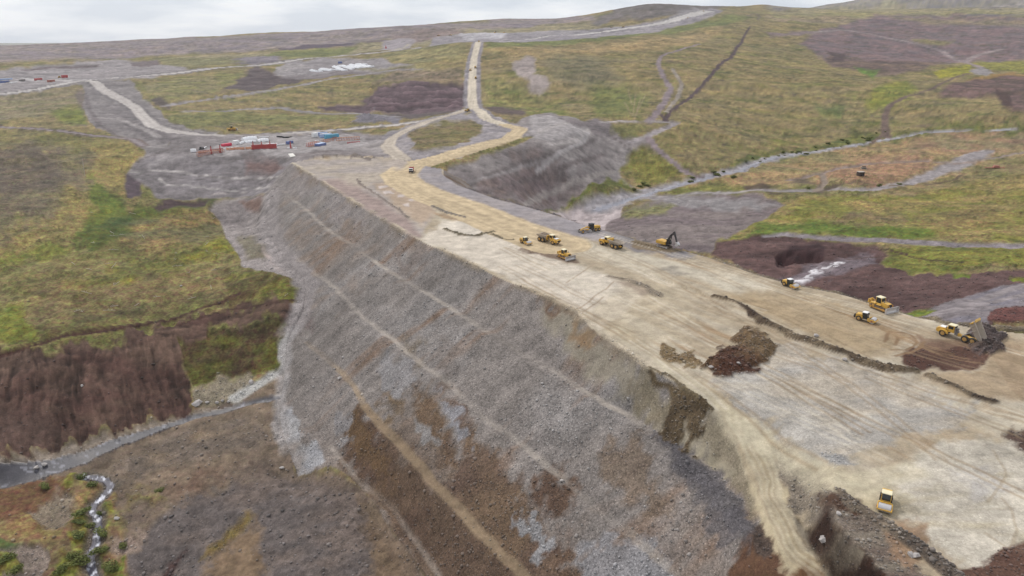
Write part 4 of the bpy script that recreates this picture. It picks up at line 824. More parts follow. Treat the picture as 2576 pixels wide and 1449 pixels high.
# ------------------------------------------------------------------ materials
def newmat(name):
    m = bpy.data.materials.new(name); m.use_nodes = True; nt = m.node_tree
    return m, nt.nodes, nt.links, nt.nodes['Principled BSDF']
def math_(N, L, op, a, b=None, c=None, clamp=False):
    n = N.new('ShaderNodeMath'); n.operation = op; n.use_clamp = clamp
    for i, v in enumerate((a, b, c)):
        if v is None: continue
        if isinstance(v, (int, float)): n.inputs[i].default_value = v
        else: L.new(v, n.inputs[i])
    return n.outputs[0]
def noise(N, L, vec, scale, detail=4, rough=.6, dist=0):
    n = N.new('ShaderNodeTexNoise'); n.inputs['Scale'].default_value = scale; n.inputs['Detail'].default_value = detail
    n.inputs['Roughness'].default_value = rough; n.inputs['Distortion'].default_value = dist; L.new(vec, n.inputs['Vector']); return n.outputs['Fac']
def mixcol(N, L, f, a, b, bt='MIX'):
    n = N.new('ShaderNodeMix'); n.data_type = 'RGBA'; n.blend_type = bt
    for s, v in ((0, f), (6, a), (7, b)):
        if isinstance(v, (int, float)): n.inputs[s].default_value = v
        elif isinstance(v, tuple): n.inputs[s].default_value = v
        else: L.new(v, n.inputs[s])
    return n.outputs[2]
def ground_material(name, water=False):
    m, N, L, B = newmat(name)
    at = N.new('ShaderNodeAttribute'); at.attribute_name = 'Col'
    ax_ = N.new('ShaderNodeAttribute'); ax_.attribute_name = 'Cover'
    sx = N.new('ShaderNodeSeparateXYZ'); L.new(ax_.outputs['Vector'], sx.inputs[0])
    veg, rock = sx.outputs[0], sx.outputs[1]
    g = N.new('ShaderNodeNewGeometry'); pos = g.outputs['Position']
    n1 = noise(N, L, pos, 1.1, 5, .65); n2 = noise(N, L, pos, .23, 5, .6); n3 = noise(N, L, pos, 3.1, 4, .7)
    v1 = N.new('ShaderNodeTexVoronoi'); v1.inputs['Scale'].default_value = 2.3; L.new(pos, v1.inputs['Vector'])
    v2 = N.new('ShaderNodeTexVoronoi'); v2.inputs['Scale'].default_value = 5.0; L.new(pos, v2.inputs['Vector'])
    s1 = N.new('ShaderNodeSeparateColor'); L.new(v1.outputs['Color'], s1.inputs[0]); s2 = N.new('ShaderNodeSeparateColor'); L.new(v2.outputs['Color'], s2.inputs[0])
    # stones: each cell its own tone
    st = math_(N, L, 'ADD', math_(N, L, 'MULTIPLY', math_(N, L, 'SUBTRACT', s1.outputs[0], .5), .42), math_(N, L, 'MULTIPLY', math_(N, L, 'SUBTRACT', s2.outputs[1], .5), .42))
    lum = math_(N, L, 'MULTIPLY_ADD', st, rock, 1.0)
    gap = math_(N, L, 'MULTIPLY', math_(N, L, 'SUBTRACT', v1.outputs['Distance'], .45, clamp=True), -.5)  # shade in the gaps between stones, put into the colour
    lum = math_(N, L, 'ADD', lum, math_(N, L, 'MULTIPLY', gap, rock))
    brt = math_(N, L, 'MULTIPLY', math_(N, L, 'GREATER_THAN', s2.outputs[0], .965), math_(N, L, 'MULTIPLY', rock, .7))
    lum = math_(N, L, 'ADD', lum, brt)
    lum = math_(N, L, 'ADD', lum, math_(N, L, 'MULTIPLY', math_(N, L, 'MULTIPLY_ADD', n1, 2.6, -1.3), math_(N, L, 'MULTIPLY_ADD', veg, .62, .10)))
    lum = math_(N, L, 'ADD', lum, math_(N, L, 'MULTIPLY_ADD', n2, 1.0, -.5))
    lum = math_(N, L, 'ADD', lum, math_(N, L, 'MULTIPLY', math_(N, L, 'MULTIPLY_ADD', n3, 1.2, -.6), .5))
    lum = math_(N, L, 'MAXIMUM', lum, .18)
    vm = N.new('ShaderNodeVectorMath'); vm.operation = 'SCALE'; L.new(at.outputs['Vector'], vm.inputs[0]); L.new(lum, vm.inputs['Scale'])
    hue = N.new('ShaderNodeHueSaturation')
    L.new(vm.outputs[0], hue.inputs['Color'])
    hsh_ = math_(N, L, 'MULTIPLY_ADD', math_(N, L, 'MULTIPLY', math_(N, L, 'SUBTRACT', noise(N, L, pos, .55, 4), .5), math_(N, L, 'MULTIPLY_ADD', veg, .26, .02)), 1.0, .5)
    L.new(hsh_, hue.inputs['Hue']); hue.inputs['Saturation'].default_value = 1.0
    L.new(hue.outputs[0], B.inputs['Base Color'])
    B.inputs['Roughness'].default_value = .95; B.inputs['Specular IOR Level'].default_value = .15
    hgt = math_(N, L, 'ADD', math_(N, L, 'MULTIPLY', math_(N, L, 'MULTIPLY', v1.outputs['Distance'], -.45), rock), math_(N, L, 'MULTIPLY', n1, math_(N, L, 'MULTIPLY_ADD', veg, .9, .12)))
    hgt = math_(N, L, 'ADD', hgt, math_(N, L, 'MULTIPLY', math_(N, L, 'MULTIPLY', v2.outputs['Distance'], -.22), rock))
    bp = N.new('ShaderNodeBump'); bp.inputs['Strength'].default_value = .4; bp.inputs['Distance'].default_value = .3; L.new(hgt, bp.inputs['Height'])
    if water:
        B.inputs['Roughness'].default_value = .5; B.inputs['Specular IOR Level'].default_value = .2
        wn = noise(N, L, pos, 2.2, 4, .6); bp.inputs['Strength'].default_value = .35; bp.inputs['Distance'].default_value = .2; L.new(wn, bp.inputs['Height'])
    L.new(bp.outputs[0], B.inputs['Normal'])
    return m
M_ground = ground_material('earth_and_turf'); M_water = ground_material('running_water', True)
def paint(name, col, rough=.5, metal=0, dirt=.5, dcol=(.30,.25,.19), spec=.35):
    m, N, L, B = newmat(name)
    tcn = N.new('ShaderNodeTexCoord'); o = tcn.outputs['Object']
    n1 = noise(N, L, o, .9, 5, .65); n2 = noise(N, L, o, 4.0, 4, .7)
    f = math_(N, L, 'MULTIPLY', math_(N, L, 'MULTIPLY_ADD', math_(N, L, 'ADD', math_(N, L, 'MULTIPLY', n1, .6), math_(N, L, 'MULTIPLY', n2, .4)), 3.2, -1.15, clamp=True), dirt)
    L.new(mixcol(N, L, f, (*col, 1), (*dcol, 1)), B.inputs['Base Color'])
    B.inputs['Roughness'].default_value = rough; B.inputs['Metallic'].default_value = metal; B.inputs['Specular IOR Level'].default_value = spec
    return m
MT = dict(
    yellow=paint('yellow_paint', (.66,.37,.035), .45), amber=paint('amber_paint', (.52,.25,.02), .5), cream=paint('dusty_pale_roof', (.74,.66,.44), .5, dirt=.2),
    white=paint('white_paint', (.78,.77,.76), .5, dirt=.2), tarp=paint('white_plastic', (.84,.83,.84), .4, dirt=.12), black=paint('black_paint', (.022,.021,.026), .5, dirt=.15),
    glass=paint('dark_glass', (.018,.024,.026), .08, dirt=.12), tyre=paint('tyre_rubber', (.035,.032,.030), .9, dirt=.5, dcol=(.16,.13,.10)), hub=paint('wheel_hub', (.5,.28,.07), .6, dirt=.5),
    steel=paint('worn_steel', (.52,.50,.50), .35, .35, dirt=.3), track=paint('muddy_track_steel', (.13,.10,.08), .7, .2, dirt=.6, dcol=(.2,.15,.11)), grey=paint('grey_frame', (.17,.16,.16), .6),
    body=paint('worn_tan_body', (.40,.34,.28), .6, dirt=.5), soil=paint('soil_load', (.15,.11,.08), 1, dirt=.7, dcol=(.24,.19,.14)), red=paint('red_paint', (.42,.045,.05), .5, dirt=.3), rust=paint('rust_red_steel', (.34,.11,.08), .7, dirt=.3),
    crimson=paint('bright_red_cloth', (.62,.05,.10), .6, dirt=.1), orange=paint('orange_primer', (.68,.33,.2), .6), blue=paint('blue_paint', (.07,.13,.36), .5), sky=paint('light_blue_paint', (.36,.46,.66), .5, dirt=.15), teal=paint('teal_paint', (.10,.34,.48), .5, dirt=.15),
    concrete=paint('pale_concrete', (.66,.63,.58), .9, dirt=.25), rock=paint('boulder_stone', (.40,.37,.35), .95, dirt=.6, dcol=(.24,.2,.18)), wood=paint('bleached_wood', (.42,.38,.33), .9), dkwood=paint('dark_weathered_wood', (.035,.02,.018), .9, dirt=.2))
def leafmat():
    m, N, L, B = newmat('willow_leaves')
    g = N.new('ShaderNodeNewGeometry'); oi = N.new('ShaderNodeObjectInfo')
    n1 = noise(N, L, g.outputs['Position'], 1.3, 3)
    c = mixcol(N, L, math_(N, L, 'MULTIPLY_ADD', n1, 2.4, -.7, clamp=True), (.07,.095,.03,1), (.17,.18,.055,1))
    c = mixcol(N, L, math_(N, L, 'MULTIPLY', oi.outputs['Random'], .4), c, (.13,.13,.03,1))
    L.new(c, B.inputs['Base Color']); B.inputs['Roughness'].default_value = .8; B.inputs['Specular IOR Level'].default_value = .2
    return m
MT['leaf'] = leafmat()

# ------------------------------------------------------------------ ground objects out of the one grid
def tag(o, label=None, cat=None, group=None, kind=None):
    if label: o['label'] = label
    if cat: o['category'] = cat
    if group: o['group'] = group
    if kind: o['kind'] = kind
    return o
VX = np.stack([GX.ravel(), GY.ravel(), Z.ravel()], -1).astype(np.float32)
idx = np.arange(NR*NC).reshape(NR, NC)
QA = np.stack([idx[:-1, :-1], idx[:-1, 1:], idx[1:, 1:], idx[1:, :-1]], -1).reshape(-1, 4)
CF = CLS[:-1, :-1].copy()
# tidy lone cells so that each class is a clean region
QC = CF.ravel()
def grid_object(name, faces, mat):
    used, inv = np.unique(faces, return_inverse=True)
    me = bpy.data.meshes.new(name); v = VX[used]; f = inv.reshape(-1, 4)
    me.vertices.add(len(v)); me.vertices.foreach_set('co', v.ravel())
    me.loops.add(f.size); me.loops.foreach_set('vertex_index', f.ravel().astype(np.int32))
    me.polygons.add(len(f)); me.polygons.foreach_set('loop_start', np.arange(0, f.size, 4, dtype=np.int32))
    me.polygons.foreach_set('loop_total', np.full(len(f), 4, np.int32))
    me.polygons.foreach_set('use_smooth', np.ones(len(f), bool))
    me.update(calc_edges=True)
    c = np.ones((len(v), 4), np.float32); c[:, :3] = COL.reshape(-1, 3)[used]
    a = me.attributes.new('Col', 'FLOAT_COLOR', 'POINT'); a.data.foreach_set('color', c.ravel())
    k = np.zeros((len(v), 3), np.float32); k[:, 0] = np.clip(VEG.ravel()[used], 0, 1); k[:, 1] = np.clip(ROCK.ravel()[used], 0, 1.2)
    a = me.attributes.new('Cover', 'FLOAT_VECTOR', 'POINT'); a.data.foreach_set('vector', k.ravel())
    me.materials.append(mat)
    o = bpy.data.objects.new(name, me); C.objects.link(o); return o
for cid, nm, lab in ((0, 'ground', None), (1, 'embankment', None), (2, 'gravel_road', None), (3, 'dam_crest', None), (4, 'river', None), (5, 'puddle', None), (6, 'haul_road', None), (7, 'stream', None)):
    f = QA[QC == cid]
    if len(f): tag(grid_object(nm, f, M_water if cid in (4, 7) else M_ground), kind='structure')
for cid, (nm, lab, cat) in heaps.items():
    f = QA[QC == cid]
    if len(f): tag(grid_object(nm, f, M_ground), lab, cat)
def gz(x, y): return float(gsample(Z, np.array([x]), np.array([y]))[0])
def at(px, py):
    q = cast([(px, py)])[0]; return q[0], q[1], gz(q[0], q[1])

# ------------------------------------------------------------------ small mesh kit
class MB:
    def __init__(s): s.v = []; s.f = []
    def add(s, v, f): n = len(s.v); s.v += [tuple(map(float, q)) for q in v]; s.f += [tuple(n+i for i in g) for g in f]; return s
    def box(s, c, d, top=(1, 1), sh=(0, 0), rz=0, ry=0):
        """box with centre c, size d; top scales and shifts the upper face; ry leans it"""
        x, y, z = d[0]/2, d[1]/2, d[2]/2; v = []
        for k, zz in ((0, -z), (1, z)):
            a, b = (top if k else (1, 1)); sx, sy = (sh if k else (0, 0))
            v += [(-x*a+sx, -y*b+sy, zz), (x*a+sx, -y*b+sy, zz), (x*a+sx, y*b+sy, zz), (-x*a+sx, y*b+sy, zz)]
        M = Matrix.Translation(c) @ Matrix.Rotation(rz, 4, 'Z') @ Matrix.Rotation(ry, 4, 'Y')
        return s.add([M @ Vector(q) for q in v], [(0,3,2,1),(4,5,6,7),(0,1,5,4),(1,2,6,5),(2,3,7,6),(3,0,4,7)])
    def prism(s, prof, y0, y1, inset=0):
        n = len(prof); cx = sum(p[0] for p in prof)/n; cz = sum(p[1] for p in prof)/n
        v = [(x, y0, z) for x, z in prof]+[(x, y1, z) for x, z in prof]
        return s.add(v, [tuple(range(n))[::1], tuple(range(2*n-1, n-1, -1))]+[(i, i+n, (i+1) % n+n, (i+1) % n) for i in range(n)])
    def cyl(s, c, r, w, axis='Y', n=18, r2=None):
        r2 = r if r2 is None else r2; v = []
        for k, rr in ((-w/2, r), (w/2, r2)):
            for i in range(n):
                a = 2*math.pi*i/n; p, q = rr*math.cos(a), rr*math.sin(a)
                v.append({'Y': (p, k, q), 'X': (k, p, q), 'Z': (p, q, k)}[axis])
        v = [(c[0]+a, c[1]+b, c[2]+d) for a, b, d in v]
        return s.add(v, [tuple(range(n))[::-1], tuple(range(n, 2*n))]+[(i, (i+1) % n, (i+1) % n+n, i+n) for i in range(n)])
    def tyre(s, c, r, w):
        prof = [(r*.62, -w*.42), (r*.9, -w*.5), (r, -w*.36), (r, w*.36), (r*.9, w*.5), (r*.62, w*.42)]; n = 22; m = len(prof)
        v = []
        for i in range(n):
            a = 2*math.pi*i/n
            for k, (rr, y) in enumerate(prof):
                q = rr*(1 if k not in (2, 3) or i % 2 else .95)
                v.append((c[0]+q*math.cos(a), c[1]+y, c[2]+q*math.sin(a)))
        f = [(i*m+k, ((i+1) % n)*m+k, ((i+1) % n)*m+(k+1) % m, i*m+(k+1) % m) for i in range(n) for k in range(m)]
        return s.add(v, f)
    def bar(s, a, b, t, t2=None):
        a = Vector(a); b = Vector(b); d = b-a; L = d.length
        q = d.to_track_quat('X', 'Z').to_matrix().to_4x4(); M = Matrix.Translation((a+b)/2) @ q
        t2 = t2 or t; v = [(sx*L/2, sy*t/2, sz*t2/2) for sx in (-1, 1) for sy in (-1, 1) for sz in (-1, 1)]
        return s.add([M @ Vector(p) for p in v], [(0,1,3,2),(4,6,7,5),(0,4,5,1),(2,3,7,6),(0,2,6,4),(1,5,7,3)])
    def build(s, name, mat, parent=None, bevel=0, smooth=False):
        me = bpy.data.meshes.new(name); me.from_pydata(s.v, [], s.f); me.validate(); me.update()
        import bmesh
        b = bmesh.new(); b.from_mesh(me); bmesh.ops.recalc_face_normals(b, faces=b.faces)
        if bevel:
            try: bmesh.ops.bevel(b, geom=[e for e in b.edges if len(e.link_faces) == 2 and e.calc_face_angle(0) > .5], offset=bevel, segments=1, affect='EDGES')
            except Exception: pass
        b.to_mesh(me); b.free()
        if smooth: me.polygons.foreach_set('use_smooth', [True]*len(me.polygons))
        me.materials.append(MT[mat]); o = bpy.data.objects.new(name, me); C.objects.link(o)
        if parent: o.parent = parent
        return o
def empty(name, loc=(0, 0, 0), rz=0):
    o = bpy.data.objects.new(name, None); C.objects.link(o); o.location = loc; o.rotation_euler = (0, 0, rz); o.empty_display_size = .5; return o
KIDS = {}
def copy_tree(o, parent=None):
    c = o.copy(); C.objects.link(c)
    if parent: c.parent = parent
    for ch in [k for k in o.children]: copy_tree(ch, c)
    return c
def wheel(parent, x, y, r, w, hub='hub', name='wheel'):
    g = MB().tyre((x, y, r), r, w).build(name, 'tyre', parent)
    MB().cyl((x, y, r), r*.56, w*.8, n=14).cyl((x, y+(w*.42 if y > 0 else -w*.42), r), r*.25, .12, n=10).build('rim', hub, g)
    return g
# ------------------------------------------------------------------ machines (x forward)
def dump_truck(raised=False, cabcol='yellow', roof='cream', bodycol='body', simple=False):
    t = empty('dump_truck')
    MB().prism([(5.35,.95),(5.5,1.3),(5.45,1.95),(4.9,2.25),(3.3,2.42),(2.6,2.45),(2.6,1.05),(4.6,.8)], -1.15, 1.15).build('hood', cabcol, t, .06)
    MB().box((4.05, 0, 2.40), (1.6, 1.7, .12), (.9, .9)).build('hood_top', 'grey' if cabcol != 'yellow' else 'white', t, .03)
    MB().box((5.46, 0, 1.55), (.12, 1.5, .65)).build('grille', 'black', t)
    for s in (-1, 1):
        MB().prism([(4.75,1.15),(4.6,1.75),(3.9,2.0),(3.0,1.95),(2.35,1.6),(2.2,1.0),(2.55,1.05),(2.85,1.5),(3.5,1.75),(4.2,1.55),(4.45,1.1)], s*1.72, s*1.08).build('fender', cabcol, t, .03)
        MB().box((5.42, s*.85, 1.15), (.14, .3, .2)).build('headlight', 'white', t)
    cab = MB().prism([(3.0,1.5),(2.95,2.5),(2.55,3.35),(1.05,3.4),(.95,1.5)], -.92, .92).build('cab', cabcol if not simple else 'black', t, .05)
    w = MB().prism([(3.03,2.38),(2.63,3.25),(2.5,3.25),(2.9,2.38)], -.8, .8)
    w.box((1.9, .93, 2.82), (1.25, .06, .8)).box((1.9, -.93, 2.82), (1.25, .06, .8)).box((.97, 0, 2.9), (.06, 1.5, .7)); w.build('window', 'glass', cab)
    MB().box((1.8, 0, 3.5), (2.0, 1.95, .16), (.9, .9)).build('cab_roof', roof, cab, .04)
    for s in (-1, 1): MB().bar((2.8, s*1.5, 2.1), (2.8, s*1.5, 2.95), .09).box((2.8, s*1.55, 2.85), (.1, .3, .45)).build('mirror', 'black', t)
    MB().box((.55, 0, 1.5), (.8, 1.1, 1.1)).cyl((.75, .85, 2.4), .16, 1.3, 'Z', 10).cyl((.55, .0, 2.6), .42, .5, 'Z', 12).build('exhaust', 'grey', t)
    MB().box((-2.4, 0, 1.15), (5.6, .95, .5)).box((0.1, 0, 1.2), (.9, .8, .8)).build('rear_frame', cabcol if cabcol == 'yellow' else 'grey', t, .04)
    for x in (3.5, -2.05, -3.95):
        for s in (-1, 1): wheel(t, x, s*1.35, .95, .74)
    b = MB(); p = [(-.3,1.75),(-.05,2.5),(.05,3.15),(-.35,3.15),(-.75,1.95)]
    b = MB()
    # open body: floor, two flared sides, head wall
    fl = [(.1,1.55),(-3.6,1.5),(-5.7,2.35)]
    def plate(q): b.add(q, [(0,1,2,3),(7,6,5,4),(0,4,5,1),(1,5,6,2),(2,6,7,3),(3,7,4,0)])
    def wall(a, c, d, e, th): 
        nrm = (Vector(c)-Vector(a)).cross(Vector(e)-Vector(a)).normalized()*th
        plate([a, c, d, e]+[tuple(Vector(q)+nrm) for q in (a, c, d, e)])
    wall((.1,-1.1,1.6),(-3.8,-1.1,1.5),(-3.8,1.1,1.5),(.1,1.1,1.6), .1)
    wall((-3.8,-1.1,1.5),(-5.8,-1.15,2.3),(-5.8,1.15,2.3),(-3.8,1.1,1.5), .1)
    for s in (-1, 1):
        wall((.1,s*1.1,1.6),(.35,s*1.65,3.05),(-4.6,s*1.65,2.95),(-3.8,s*1.1,1.5), .1*s)
        wall((-3.8,s*1.1,1.5),(-4.6,s*1.65,2.95),(-5.9,s*1.6,2.8),(-5.8,s*1.15,2.3), .1*s)
        b.box((-2.1, s*1.68, 2.95), (5.2, .16, .2)); b.box((-2.2, s*1.45, 2.2), (.16, .3, 1.3)); b.box((-.8, s*1.45, 2.2), (.16, .3, 1.3))
    db = b.build('dump_body', bodycol, t)
    g = MB(); hw = g
    hw.prism([(.1,1.6),(.35,3.1),(.75,3.25),(.2,3.28),(-.05,3.05),(-.1,1.6)], -1.62, 1.62)
    hb = hw.build('headboard', cabcol if cabcol == 'yellow' else 'grey', db, .02)
    for s in (-1, 1): MB().bar((-1.0, s*.62, 1.3), ((-2.6, s*.62, 1.6) if not raised else (-3.3, s*.62, 3.35)), .2).build('lift_ram', 'steel', t)
    if raised:
        piv = Vector((-4.6, 0, 1.35)); ang = R(-60)
        Mx = Matrix.Translation(piv) @ Matrix.Rotation(ang, 4, 'Y') @ Matrix.Translation(-piv)
        db.data = db.data.copy(); db.data.transform(Mx); hb.data.transform(Mx)
    return t
def roller(rear='black', roof='white', body='yellow'):
    t = empty('soil_roller')
    MB().prism([(-.35,.75),(-.35,2.0),(-1.2,2.08),(-2.3,1.95),(-2.3,.8)], -.82, .82).build('engine_hood', body, t, .06)
    MB().prism([(-2.3,.7),(-2.3,1.96),(-2.7,1.75),(-2.9,.9),(-2.6,.65)], -.84, .84).build('rear_grille', rear, t, .05)
    cab = MB().prism([(.75,.85),(.85,1.7),(.62,2.62),(-.5,2.62),(-.45,.85)], -.78, .78).build('cab', 'glass', t, .03)
    f = MB()
    for x, x2 in ((.84, .62), (-.45, -.5)):
        for s in (-1, 1): f.bar((x, s*.78, 1.5), (x2, s*.78, 2.64), .09)
    f.box((.84, 0, 1.1), (.1, 1.6, .5)); f.box((.16, 0, .95), (1.3, 1.66, .22)); f.build('cab_frame', body if roof != 'white' else 'black', cab)
    MB().box((.08, 0, 2.72), (1.5, 1.75, .14), (.93, .93)).build('cab_roof', roof, cab, .03)
    for s in (-1, 1): MB().bar((.8, s*1.0, 1.9), (.8, s*1.0, 2.3), .16).bar((.8, s*.8, 2.1), (.8, s*1.0, 2.1), .05).build('mirror', 'black', t)
    for s in (-1, 1): wheel(t, -1.35, s*.78, .76, .56)
    MB().cyl((2.35, 0, .78), .78, 2.06, n=32).build('drum', 'steel', t, smooth=False)
    fr = MB()
    for s in (-1, 1): fr.prism([(3.35,.75),(3.3,1.05),(2.6,1.2),(1.3,1.25),(1.1,1.0),(1.2,.55),(2.0,.4),(3.2,.55)], s*1.26, s*1.08)
    fr.box((1.25, 0, 1.05), (.35, 2.3, .45)); fr.box((3.32, 0, .86), (.16, 2.5, .26)); fr.build('drum_frame', body, t, .02)
    MB().box((1.0, 0, .8), (.5, .7, .5)).build('centre_joint', 'grey', t)
    for s in (-1, 1): MB().cyl((2.35, s*1.29, .78), .24, .12, n=12).build('drum_motor', 'rust', t)
    return t
def dozer():
    t = empty('bulldozer')
    for s in (-1, 1):
        n = 30; prof = []
        for i in range(n):
            a = 2*math.pi*i/n; prof.append((2.15*math.copysign(abs(math.cos(a))**.55, math.cos(a)), .55+.5*math.copysign(abs(math.sin(a))**.75, math.sin(a))))
        prof = [(x-.15, z + (.42*max(0, 1-abs(x+1.15)/.9) if z > .7 else 0)) for x, z in prof]
        tr = MB().prism(prof, s*1.35, s*.83).build('track', 'track', t)
        g = MB()
        for i in range(n):
            x, z = prof[i]; x2, z2 = prof[(i+1) % n]; g.box(((x+x2)/2, s*1.09, (z+z2)/2), (.09, .58, .09), rz=0, ry=-math.atan2(z2-z, x2-x))
        g.build('track_shoe', 'track', tr)['kind'] = 'stuff'
        MB().box((-.1, s*1.38, .52), (2.6, .08, .3)).cyl((1.6, s*1.38, .55), .34, .1).cyl((-1.25, s*1.4, 1.0), .34, .1).cyl((-1.9, s*1.38, .55), .3, .1).build('track_frame', 'amber', t)
        MB().bar((.2, s*1.5, .6), (2.6, s*1.5, .55), .2, .26).bar((2.3, s*.7, 1.9), (2.75, s*.55, .95), .16).build('push_arm', 'amber', t)
    MB().prism([(2.15,.85),(2.2,2.0),(1.3,2.12),(.3,2.15),(.3,.8)], -.72, .72).build('hood', 'yellow', t, .05)
    MB().box((2.2, 0, 1.45), (.08, 1.2, .9)).build('grille', 'black', t)
    MB().prism([(.4,.7),(.4,1.65),(-1.6,1.65),(-2.3,1.35),(-2.3,.7)], -.8, .8).box((-1.5, 1.05, 1.45), (1.3, .5, .35)).box((-1.5, -1.05, 1.45), (1.3, .5, .35)).box((0, 1.05, 1.35), (1.2, .45, .2)).box((0, -1.05, 1.35), (1.2, .45, .2)).build('chassis', 'yellow', t, .04)
    cab = MB().prism([(.35,1.6),(.2,3.0),(-1.15,3.0),(-1.2,1.6)], -.68, .68).build('cab', 'glass', t, .03)
    for x, x2 in ((.35, .2), (-1.2, -1.15)):
        for s in (-1, 1): MB().bar((x, s*.68, 1.6), (x2, s*.68, 3.0), .11).build('cab_post', 'yellow', cab)
    MB().box((-.5, 0, 3.08), (1.75, 1.6, .18), (.85, .85)).build('cab_roof', 'cream', cab, .04)
    MB().cyl((1.2, .5, 2.45), .08, .8, 'Z', 8).cyl((.9, -.4, 2.3), .17, .35, 'Z', 10).build('exhaust', 'grey', t)
    bl = []
    for k in range(7):
        a = -1+2*k/6; bl.append((2.75+.22*a*a, .12+1.35*(k/6)))
    prof = bl+[(x-.14, z) for x, z in bl[::-1]]
    MB().prism(prof, -2.05, 2.05).box((2.98, 0, .14), (.22, 4.15, .22)).box((2.95, 2.1, .75), (.45, .08, 1.35)).box((2.95, -2.1, .75), (.45, .08, 1.35)).build('blade', 'steel', t)
    rp = MB().box((-2.6, 0, 1.1), (.35, 1.7, .4)).bar((-2.4, .6, 1.5), (-3.1, .5, 1.9), .16).bar((-2.4, -.6, 1.5), (-3.1, -.5, 1.9), .16).box((-3.2, 0, 1.45), (.35, 1.6, .9), (.7, .9))
    rp.bar((-3.25, 0, 1.2), (-3.35, 0, .3), .16); rp.build('ripper', 'yellow', t)
    return t
def excavator():
    t = empty('excavator')
    for s in (-1, 1):
        n = 24; prof = [(2.45*math.copysign(abs(math.cos(2*math.pi*i/n))**.5, math.cos(2*math.pi*i/n)), .5+.48*math.copysign(abs(math.sin(2*math.pi*i/n))**.7, math.sin(2*math.pi*i/n))) for i in range(n)]
        tr = MB().prism(prof, s*1.65, s*1.0).build('track', 'track', t)
        MB().box((0, s*1.68, .5), (3.6, .08, .35)).cyl((2.0, s*1.68, .5), .38, .1).cyl((-2.0, s*1.68, .5), .38, .1).build('track_frame', 'steel', tr)
    MB().box((0, 0, .85), (2.2, 2.0, .5)).cyl((0, 0, 1.15), .85, .2, 'Z', 20).build('undercarriage', 'black', t)
    MB().box((-.9, 0, 1.95), (3.8, 2.9, 1.25)).build('house', 'yellow', t, .08)
    MB().prism([(-2.7,1.3),(-3.1,1.5),(-3.15,2.3),(-2.7,2.6)], -1.42, 1.42).build('counterweight', 'yellow', t, .06)
    MB().box((-1.6, .1, 2.62), (1.9, 2.3, .16)).build('engine_cover', 'yellow', t, .04)
    cab = MB().prism([(1.9,1.35),(1.95,2.2),(1.5,3.15),(.1,3.15),(.05,1.35)], .45, 1.42).build('cab', 'glass', t, .03)
    MB().box((.8, .93, 3.2), (1.5, 1.0, .1)).build('cab_roof', 'cream', cab, .03)
    MB().prism([(.9,1.5),(1.4,3.6),(3.0,5.9),(4.3,6.35),(4.45,6.0),(3.35,5.3),(2.0,3.3),(1.5,1.5)], -.9, -.35).build('boom', 'black', t, .03)
    MB().bar((2.0,-.25,1.7),(2.9,-.25,4.6), .22).bar((2.0,-1.0,1.7),(2.9,-1.0,4.6), .22).bar((2.2,-.62,4.9),(4.2,-.62,6.9), .2).build('ram', 'black', t)
    MB().prism([(3.7,6.6),(4.3,7.0),(4.9,5.6),(5.75,3.2),(5.4,3.05),(4.4,5.2)], -.85, -.4).build('stick', 'black', t, .03)
    MB().prism([(5.3,3.3),(6.1,3.2),(6.6,2.5),(6.4,1.8),(5.7,1.6),(5.1,2.1),(5.5,2.6)], -1.25, .05).build('bucket', 'steel', t, .03)
    return t
def grader():
    t = empty('motor_grader')
    MB().prism([(-.9,1.0),(-.9,2.15),(-2.1,2.2),(-3.9,2.0),(-4.0,1.0)], -.72, .72).build('engine_hood', 'yellow', t, .05)
    cab = MB().prism([(.75,1.0),(.9,2.0),(.7,3.1),(-.8,3.1),(-.9,1.0)], -.82, .82).build('cab', 'black', t, .03)
    MB().box((.82, 0, 2.4), (.06, 1.4, 1.0)).box((0, .84, 2.4), (1.2, .05, 1.0)).box((0, -.84, 2.4), (1.2, .05, 1.0)).build('window', 'glass', cab)
    MB().box((-.05, 0, 3.15), (1.8, 1.8, .12)).build('cab_roof', 'black', cab)
    MB().bar((.6, 0, 1.5), (2.2, 0, 2.1), .45).bar((2.1, 0, 2.05), (4.6, 0, 1.5), .42).box((4.75, 0, 1.1), (.5, .8, .7)).build('main_frame', 'yellow', t, .03)
    MB().box((4.7, 0, .75), (.35, 2.0, .3)).build('front_axle', 'yellow', t)
    for x in (4.7, -1.5, -3.1):
        for s in (-1, 1): wheel(t, x, s*1.05, .68, .42)
    b = MB()
    for k in range(5): z = .2+.16*k; b.box((1.9-.05*k*(4-k)*.35, 0, z), (.07, 3.7, .18), rz=R(25))
    b.build('blade', 'steel', t)
    MB().cyl((1.9, 0, 1.0), .75, .12, 'Z', 20).bar((1.2, .5, 1.0), (3.9, 0, 1.2), .16).bar((1.2, -.5, 1.0), (3.9, 0, 1.2), .16).bar((1.6, .5, 1.1), (1.7, .6, 2.4), .13).bar((1.6, -.5, 1.1), (1.7, -.6, 2.4), .13).build('blade_circle', 'yellow', t)
    MB().box((5.3, 0, .7), (.2, 2.6, .7)).build('front_plate', 'grey', t)
    return t
